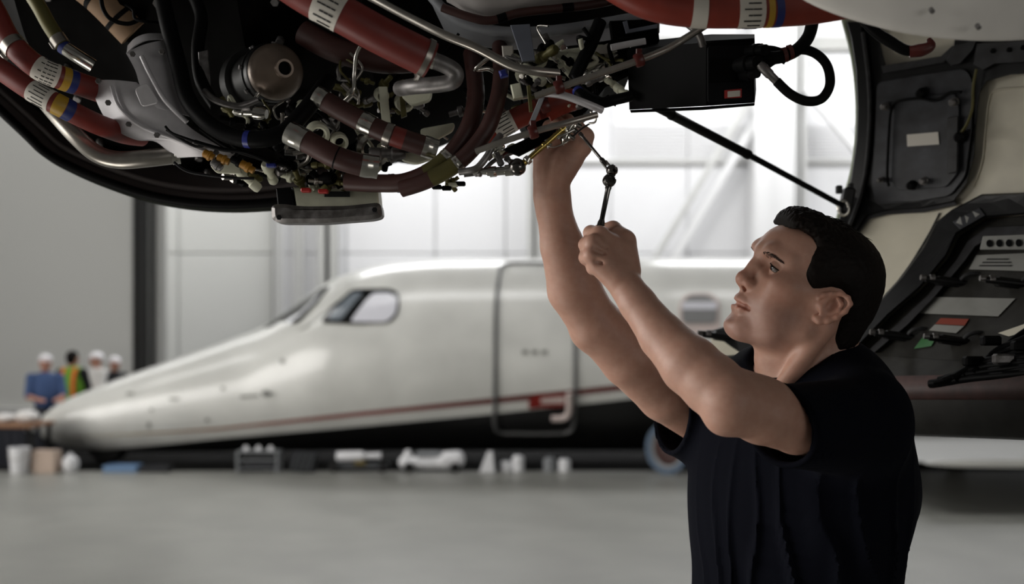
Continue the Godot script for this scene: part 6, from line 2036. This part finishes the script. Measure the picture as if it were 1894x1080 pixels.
# ================================================================ people and gear round the parked jet
func far_person(called: String, label: String, px: float, d: float, top: float, facing: float, skin: String, shirt: String, pants: String, hat: String, vest := "") -> void:
	# a seated figure: hips at 0.62 m, crown at the height that the frame shows
	var at := P(px, 0, d); at.y = 0
	var crown := P(px, top, d).y
	var t := thing(called, label, "person", "", at)
	t.rotation.y = facing
	var hip := 0.60
	var neck := crown - 0.27
	var f := Field.new()
	f.cell = 0.014
	f.egg(Vector3(0, crown - 0.115, 0.01), Vector3(0.075, 0.112, 0.095), 0.02)
	f.egg(Vector3(0, crown - 0.16, 0.045), Vector3(0.055, 0.065, 0.05), 0.02)
	f.ball(Vector3(0, crown - 0.125, 0.105), 0.016, 0.02)
	f.cone(Vector3(0, crown - 0.18, -0.01), Vector3(0, neck, -0.02), 0.052, 0.058, 0.02)
	f.egg(Vector3(0, (neck + hip) / 2, 0), Vector3(0.15, (neck - hip) / 2, 0.09), 0.04)
	for s in [1.0, -1.0]:
		f.egg(Vector3(s * 0.078, crown - 0.125, 0.0), Vector3(0.010, 0.03, 0.018), 0.01)
		var sh := Vector3(s * 0.19, neck - 0.06, -0.01)
		var el := Vector3(s * 0.235, neck - 0.32, 0.07)
		var wr := Vector3(s * 0.12, neck - 0.36, 0.30)
		f.chain([sh, el, wr], [0.050, 0.038, 0.028], 0.02)
		f.cone(wr, wr + Vector3(-s * 0.03, 0, 0.06), 0.030, 0.026, 0.01)
		for k in 4: f.cone(wr + Vector3(-s * 0.03 + (k - 1.5) * 0.017, 0, 0.06), wr + Vector3(-s * 0.03 + (k - 1.5) * 0.018, -0.02, 0.115), 0.010, 0.008, 0.004)
		f.cone(wr + Vector3(-s * 0.035, 0.01, 0.03), wr + Vector3(-s * 0.075, 0.0, 0.075), 0.011, 0.009, 0.005)
	hang(t, "body", f.mesh(), skin)
	var c := Field.new()
	c.cell = 0.018
	c.egg(Vector3(0, (neck + hip) / 2 + 0.02, 0), Vector3(0.185, (neck - hip) / 2 + 0.02, 0.125), 0.05)
	for s in [1.0, -1.0]:
		c.cone(Vector3(0, neck - 0.05, -0.01), Vector3(s * 0.19, neck - 0.06, -0.01), 0.06, 0.065, 0.04)
		c.cone(Vector3(s * 0.19, neck - 0.06, -0.01), Vector3(s * 0.235, neck - 0.30, 0.06), 0.066, 0.055, 0.03)
	hang(t, "shirt", c.mesh(), shirt)
	if vest:
		var v := Field.new()
		v.cell = 0.018
		v.egg(Vector3(0, (neck + hip) / 2 + 0.02, 0), Vector3(0.200, (neck - hip) / 2 + 0.03, 0.140), 0.05)
		for s in [1.0, -1.0]: v.cone(Vector3(0, neck - 0.04, -0.01), Vector3(s * 0.13, neck - 0.05, -0.01), 0.07, 0.072, 0.04)
		hang(t, "vest", v.mesh(), vest, "bright green safety vest")
		for s in [1.0, -1.0]:
			var bs := mb()
			var pts := []
			for k in 9:
				var a := lerpf(-1.15, 1.15, k / 8.0)
				pts.append(Vector3(s * 0.095, (neck + hip) / 2 + 0.02 + sin(a) * ((neck - hip) / 2 + 0.02), -cos(a) * 0.134 - 0.004))
			tube(bs, pts, [0.036], 8, 2, true, true, 0.25)
			part(t, "vest_stripe", bs, "vest_orange", "orange stripe on the vest")
	var l := Field.new()
	l.cell = 0.02
	for s in [1.0, -1.0]: l.chain([Vector3(s * 0.09, hip, 0), Vector3(s * 0.13, hip + 0.01, 0.42), Vector3(s * 0.13, 0.10, 0.44)], [0.095, 0.065, 0.052], 0.04)
	hang(t, "trousers", l.mesh(), pants)
	for s in [1.0, -1.0]:
		var bt := Field.new()
		bt.cell = 0.016
		bt.cone(Vector3(s * 0.13, 0.05, 0.42), Vector3(s * 0.13, 0.042, 0.58), 0.045, 0.040, 0.02)
		hang(t, "boot", bt.mesh(), "boot")
	var h := Field.new()
	h.cell = 0.012
	h.egg(Vector3(0, crown - 0.085, -0.005), Vector3(0.084, 0.088, 0.104) if hat == "hair" else Vector3(0.098, 0.100, 0.125), 0.02)
	h.clip(Vector3(0, -1, 0.35), Vector3(0, crown - (0.105 if hat == "hair" else 0.085), 0.02))
	if hat == "hair":
		h.egg(Vector3(0, crown - 0.12, -0.045), Vector3(0.076, 0.10, 0.058), 0.02)
	else:
		h.egg(Vector3(0, crown - 0.085, 0.10), Vector3(0.075, 0.010, 0.075), 0.02)
	hang(t, "hair" if hat == "hair" else "hard_hat", h.mesh(), hat)
	# the stool under it
	var st := thing("stool", "plain dark stool under the " + label.split(" who")[0].split(" seated")[0], "stool", "", at)
	st.rotation.y = facing
	var se := mb(); lathe(se, [Vector2(0, 0.42), Vector2(0.17, 0.42), Vector2(0.18, 0.43), Vector2(0.18, 0.45), Vector2(0.17, 0.46), Vector2(0, 0.46)], Vector3.ZERO, Basis.IDENTITY, 20); part(st, "seat", se, "steel_dark")
	for k in 4:
		var an := TAU * (k + 0.5) / 4
		var le := mb(); tube(le, [Vector3(cos(an) * 0.12, 0.42, sin(an) * 0.12), Vector3(cos(an) * 0.19, 0.0, sin(an) * 0.19)], [0.014], 8); part(st, "leg", le, "steel_dark")

func build_far_things() -> void:
	mat("far_skin", Color(0.72, 0.52, 0.44), 0.6)
	mat("cloth_blue", Color(0.24, 0.33, 0.50), 0.8)
	mat("cloth_dark", Color(0.05, 0.055, 0.075), 0.85)
	mat("cloth_pale", Color(0.86, 0.85, 0.84), 0.8)
	mat("cloth_navy", Color(0.045, 0.055, 0.10), 0.85)
	mat("vest_green", Color(0.40, 0.62, 0.14), 0.7)
	mat("vest_orange", Color(0.90, 0.42, 0.16), 0.7)
	mat("hat_white", Color(0.92, 0.91, 0.92), 0.35)
	mat("plastic_white", Color(0.90, 0.90, 0.91), 0.35)
	mat("plastic_beige", Color(0.74, 0.66, 0.60), 0.6)
	mat("wood", Color(0.56, 0.40, 0.28), 0.6, 0.0, "soft", 3.0)
	mat("gear_grey", Color(0.52, 0.53, 0.54), 0.45, 0.2)
	mat("gear_mid", Color(0.30, 0.31, 0.32), 0.5, 0.2)
	mat("gear_navy", Color(0.045, 0.055, 0.085), 0.6)
	mat("reel_blue", Color(0.30, 0.37, 0.45), 0.6)
	mat("tub_blue", Color(0.40, 0.52, 0.66), 0.5)
	far_person("person", "person in a blue shirt and white helmet seated by the table beyond the jet's nose", 84, 17.2, 656, 0.5, "far_skin", "cloth_blue", "cloth_navy", "hat_white")
	far_person("person", "dark haired person who wears a green and orange safety vest behind the jet's nose", 134, 18.0, 648, 2.9, "far_skin", "cloth_dark", "cloth_navy", "hair", "vest_green")
	far_person("person", "person in a white shirt and pale helmet who sits right of the green vest", 178, 19.5, 652, -0.7, "far_skin", "cloth_pale", "cloth_navy", "hat_white")
	far_person("person", "person in dark clothes and white helmet who sits rightmost of the group", 212, 20.8, 660, 0.9, "far_skin", "cloth_dark", "cloth_dark", "hat_white")
	# the work table at the left edge
	var d := 15.1
	var a := P(-70, 0, d).x; var b := P(72, 0, d).x
	var t := thing("table", "brown topped work table with a dark cloth front at the left edge", "table", "", Vector3((a + b) / 2, 0, -d - 0.15))
	var top := mb(); box(top, Vector3(0, 0.555, 0), Vector3(b - a, 0.05, 0.8), 0.01); part(t, "tabletop", top, "wood")
	for sx in [-1.0, 1.0]:
		for sz in [-1.0, 1.0]:
			var lg := mb(); box(lg, Vector3(sx * ((b - a) / 2 - 0.06), 0.265, sz * 0.33), Vector3(0.05, 0.53, 0.05), 0.006); part(t, "leg", lg, "steel_dark")
	var cl := []
	for k in 3:
		var r := PackedVector3Array()
		for j in 41: r.append(Vector3(lerpf(-(b - a) / 2 + 0.1, (b - a) / 2 - 0.08, j / 40.0), [0.53, 0.3, 0.06][k], 0.385 + 0.018 * sin(j * 1.1) * k * 0.5))
		cl.append(r)
	var cs := mb(); grid(cs, cl, false, 0, true); part(t, "front_cloth", cs, "cloth_navy", "dark cloth hanging from the table")
	for q in [[10, 0.22, 0.09, "white folded sheets at the left end of the brown table"], [50, 0.26, 0.13, "white rounded bundle at the right end of the brown table"]]:
		var p := P(q[0], 0, 15.2)
		var f := Field.new()
		f.cell = 0.014
		f.egg(Vector3(0, q[2] * 0.45, 0), Vector3(q[1] * 0.55, q[2] * 0.6, 0.14), 0.03)
		f.egg(Vector3(q[1] * 0.25, q[2] * 0.35, 0.03), Vector3(q[1] * 0.35, q[2] * 0.45, 0.12), 0.03)
		f.clip(Vector3(0, -1, 0), Vector3.ZERO)
		var o := hang(self, "white_bundle", f.mesh(), "cloth_pale")
		o.position = Vector3(p.x, 0.60, -15.2)
		tag(o, q[3], "cloth")
	# white bucket, beige box and white pot on the floor before the table
	var bp := P(36, 0, 14.6)
	var bk := thing("bucket", "tall white plastic bucket on the floor at the left edge", "bucket", "", Vector3(bp.x, 0, -14.6))
	var bs := mb(); lathe(bs, [Vector2(0, 0.0), Vector2(0.095, 0.0), Vector2(0.10, 0.01), Vector2(0.120, 0.30), Vector2(0.127, 0.30), Vector2(0.127, 0.315), Vector2(0.115, 0.315), Vector2(0.092, 0.02), Vector2(0, 0.02)], Vector3.ZERO, Basis.IDENTITY, 28); part(bk, "shell", bs, "plastic_white")
	var bh := mb(); tube(bh, [Vector3(-0.127, 0.28, 0), Vector3(-0.08, 0.20, 0.12), Vector3(0, 0.17, 0.14), Vector3(0.08, 0.20, 0.12), Vector3(0.127, 0.28, 0)], [0.004], 8); part(bk, "handle", bh, "steel")
	var xp := P(86, 0, 14.75)
	var bx := thing("carton", "beige cardboard carton between the white bucket and the white pot", "box", "", Vector3(xp.x, 0, -14.75))
	var xs := mb(); box(xs, Vector3(0, 0.13, 0), Vector3(0.28, 0.26, 0.24), 0.006); part(bx, "body", xs, "plastic_beige")
	for s in [-1.0, 1.0]:
		var fl := mb(); box(fl, Vector3(s * 0.07, 0.268, 0), Vector3(0.138, 0.006, 0.24), 0.001, Basis(Vector3.BACK, s * 0.04)); part(bx, "flap", fl, "plastic_beige")
	var pp := P(130, 0, 14.8)
	var pt := thing("pot", "small round white pot on the floor below the tip of the jet's nose", "pot", "", Vector3(pp.x, 0, -14.8))
	var ps := mb(); lathe(ps, [Vector2(0, 0), Vector2(0.07, 0.0), Vector2(0.10, 0.05), Vector2(0.105, 0.12), Vector2(0.085, 0.17), Vector2(0.05, 0.19), Vector2(0.04, 0.2), Vector2(0, 0.2)], Vector3.ZERO, Basis.IDENTITY, 24); part(pt, "body", ps, "plastic_white")
	var pl := mb(); lathe(pl, [Vector2(0, 0.2), Vector2(0.045, 0.2), Vector2(0.045, 0.215), Vector2(0.012, 0.22), Vector2(0.012, 0.24), Vector2(0, 0.242)], Vector3.ZERO, Basis.IDENTITY, 20); part(pt, "lid", pl, "plastic_white")
	for q in [[228, 0.40, "shallow pale blue tub on the floor under the nose", "tub_blue"], [290, 0.34, "shallow dark blue tub right of the pale blue tub", "gear_navy"]]:
		var tp := P(q[0], 0, 14.9)
		var tb := thing("tub", q[2], "tub", "", Vector3(tp.x, 0, -14.9))
		var ts := mb()
		for s in [-1.0, 1.0]:
			box(ts, Vector3(s * q[1] / 2, 0.04, 0), Vector3(0.012, 0.08, 0.26), 0.003)
			box(ts, Vector3(0, 0.04, s * 0.13), Vector3(q[1], 0.08, 0.012), 0.003)
		part(tb, "wall", ts, q[3])
		var tf := mb(); box(tf, Vector3(0, 0.006, 0), Vector3(q[1], 0.012, 0.26), 0.0); part(tb, "base", tf, q[3])
	build_gear()

func build_gear() -> void:
	# servicing gear in a row under the jet's belly, from its nose to the door
	var z := -14.85
	var p := P(480, 0, 14.85)
	var t := thing("tool_trolley", "low grey tool trolley under the cockpit", "trolley", "", Vector3(p.x, 0, z))
	var fr := mb()
	for sx in [-0.24, 0.24]:
		fr = mb(); box(fr, Vector3(sx, 0.13, 0), Vector3(0.03, 0.26, 0.3), 0.005); part(t, "side_frame", fr, "gear_grey")
	for y in [0.05, 0.15, 0.25]:
		var sh := mb(); box(sh, Vector3(0, y, 0), Vector3(0.46, 0.015, 0.3), 0.003); part(t, "shelf", sh, "gear_grey")
	var dr := mb(); box(dr, Vector3(0.02, 0.10, 0.03), Vector3(0.36, 0.08, 0.24), 0.008); part(t, "case", dr, "gear_navy")
	for k in 3:
		var kb := mb(); lathe(kb, [Vector2(0, -0.03), Vector2(0.03, -0.03), Vector2(0.035, 0), Vector2(0.03, 0.03), Vector2(0, 0.03)], Vector3(-0.16 + 0.15 * k, 0.285, 0.02), Basis(Vector3.RIGHT, Vector3.BACK, Vector3.DOWN), 14); part(t, "jar", kb, "plastic_white")
	p = P(562, 0, 14.8)
	var c := thing("ribbed_case", "dark navy ribbed case leaning right of the tool trolley", "case", "", Vector3(p.x, 0, -14.8))
	var cb := mb(); box(cb, Vector3(0, 0.125, 0), Vector3(0.30, 0.24, 0.16), 0.015, Basis(Vector3.BACK, -0.12)); part(c, "body", cb, "gear_navy")
	for k in 4:
		var rb := mb(); box(rb, Vector3(-0.1 + 0.07 * k, 0.125, 0.085), Vector3(0.025, 0.22, 0.02), 0.005, Basis(Vector3.BACK, -0.3)); part(c, "rib", rb, "gear_mid")
	p = P(665, 0, 14.9)
	var j := thing("floor_jack", "long grey floor jack with a pale cylinder between the ribbed case and the white tug", "jack", "", Vector3(p.x, 0, -14.9))
	var jb := mb(); box(jb, Vector3(0, 0.07, 0), Vector3(0.72, 0.05, 0.22), 0.01); part(j, "frame", jb, "gear_mid")
	var jc := mb(); turned(jc, Vector3(-0.28, 0.18, 0), Vector3(0.26, 0.19, 0), [[0, 0], [0.05, 0], [0.06, 0.04], [0.06, 0.6], [0.035, 0.62], [0.035, 0.97], [0.045, 0.98], [0.045, 1.0], [0, 1]], 20); part(j, "cylinder", jc, "plastic_white")
	for sx in [-0.3, 0.3]:
		var jw := mb(); lathe(jw, [Vector2(0, -0.03), Vector2(0.05, -0.03), Vector2(0.06, -0.015), Vector2(0.06, 0.015), Vector2(0.05, 0.03), Vector2(0, 0.03)], Vector3(sx, 0.06, 0.13), Basis(Vector3.RIGHT, Vector3.BACK, Vector3.DOWN), 18); part(j, "wheel", jw, "tyre")
	var jv := mb(); box(jv, Vector3(0.02, 0.11, 0.12), Vector3(0.14, 0.05, 0.03), 0.006); part(j, "valve_block", jv, "brass")
	p = P(800, 0, 14.85)
	var g := thing("towing_tug", "small white towing tug with a grey seat below the rear cockpit window", "tug", "", Vector3(p.x, 0, z))
	var f := Field.new()
	f.cell = 0.014
	f.cone(Vector3(-0.34, 0.11, 0), Vector3(0.30, 0.12, 0), 0.075, 0.085, 0.03)
	f.cone(Vector3(-0.34, 0.12, 0), Vector3(-0.30, 0.22, 0), 0.06, 0.05, 0.03)
	f.cone(Vector3(0.16, 0.15, 0), Vector3(0.30, 0.17, 0), 0.10, 0.09, 0.04)
	hang(g, "body", f.mesh(), "plastic_white")
	var gs := mb(); box(gs, Vector3(-0.04, 0.215, 0), Vector3(0.32, 0.07, 0.16), 0.025); part(g, "seat", gs, "gear_grey")
	for sx in [-0.28, 0.28]:
		var gw := mb(); lathe(gw, [Vector2(0, -0.03), Vector2(0.05, -0.03), Vector2(0.06, -0.015), Vector2(0.06, 0.015), Vector2(0.05, 0.03), Vector2(0, 0.03)], Vector3(sx, 0.06, 0.09), Basis(Vector3.RIGHT, Vector3.BACK, Vector3.DOWN), 18); part(g, "wheel", gw, "tyre")
	p = P(902, 0, 14.8)
	var w := thing("wheel_chock", "white wedge shaped wheel chock standing below the entry door's hinge edge", "chock", "", Vector3(p.x, 0, -14.8))
	var ws := mb(); slab(ws, PackedVector3Array([Vector3(-0.10, 0, -0.08), Vector3(0.09, 0, -0.08), Vector3(0.06, 0.25, -0.08), Vector3(0.0, 0.25, -0.08)]), Vector3(0, 0, 0.16), 0.01); part(w, "wedge", ws, "plastic_white")
	var wp := mb(); slab(wp, PackedVector3Array([Vector3(0.075, 0.01, -0.06), Vector3(0.12, 0.0, -0.06), Vector3(0.10, 0.22, -0.06), Vector3(0.07, 0.22, -0.06)]), Vector3(0, 0, 0.12), 0.005); part(w, "side_pad", wp, "gear_mid")
	var i := 0
	for q in [[936, 0.14, "squat white canister right of the wheel chock"], [958, 0.22, "taller white canister right of the squat one"], [1016, 0.19, "pale canister below the middle of the entry door"], [1044, 0.17, "white canister below the door's rear edge"]]:
		var cp := P(q[0], 0, 14.88)
		var cn := thing("canister", q[2], "canister", "canisters below the entry door", Vector3(cp.x, 0, -14.88))
		var r := 0.075
		var h: float = q[1]
		var s1 := mb(); lathe(s1, [Vector2(0, 0), Vector2(r * 0.9, 0), Vector2(r, 0.01), Vector2(r, h * 0.75), Vector2(r * 0.6, h * 0.9), Vector2(0, h * 0.9)], Vector3.ZERO, Basis.IDENTITY, 20); part(cn, "body", s1, "gear_grey" if i == 2 else "plastic_white")
		var s2 := mb(); lathe(s2, [Vector2(0, h * 0.9), Vector2(r * 0.42, h * 0.9), Vector2(r * 0.42, h), Vector2(0, h)], Vector3.ZERO, Basis.IDENTITY, 16); part(cn, "cap", s2, "gear_mid")
		i += 1
	# dark reel with a blue rim, by the sleeve of the far arm
	p = P(1244, 0, 14.6)
	var rl := thing("cable_reel", "large dark cable reel with a blue grey rim beside the far sleeve", "reel", "", Vector3(p.x, 0, -14.6))
	var ax := Basis(Vector3.UP, -0.75) * Basis(Vector3.RIGHT, Vector3.BACK, Vector3.DOWN)
	var o := Vector3(0, 0.31, 0)
	var r1 := mb(); lathe(r1, [Vector2(0.24, 0.10), Vector2(0.31, 0.10), Vector2(0.31, 0.13), Vector2(0.24, 0.13), Vector2(0.24, 0.10)], o, ax, 36); part(rl, "rim", r1, "reel_blue", "blue grey rim")
	var r2 := mb(); lathe(r2, [Vector2(0.0, 0.08), Vector2(0.25, 0.08), Vector2(0.25, 0.115), Vector2(0.225, 0.115), Vector2(0.21, 0.10), Vector2(0, 0.10)], o, ax, 36); part(rl, "flange", r2, "gear_grey")
	var r3 := mb(); lathe(r3, [Vector2(0.0, -0.12), Vector2(0.29, -0.12), Vector2(0.29, -0.10), Vector2(0.2, -0.10), Vector2(0.2, 0.08), Vector2(0, 0.08)], o, ax, 36); part(rl, "drum", r3, "gear_navy")
	var r4 := mb(); lathe(r4, [Vector2(0.0, 0.10), Vector2(0.20, 0.101), Vector2(0.18, 0.11), Vector2(0.05, 0.11), Vector2(0.04, 0.14), Vector2(0, 0.14)], o, ax, 30); part(rl, "hub", r4, "hose_brown")
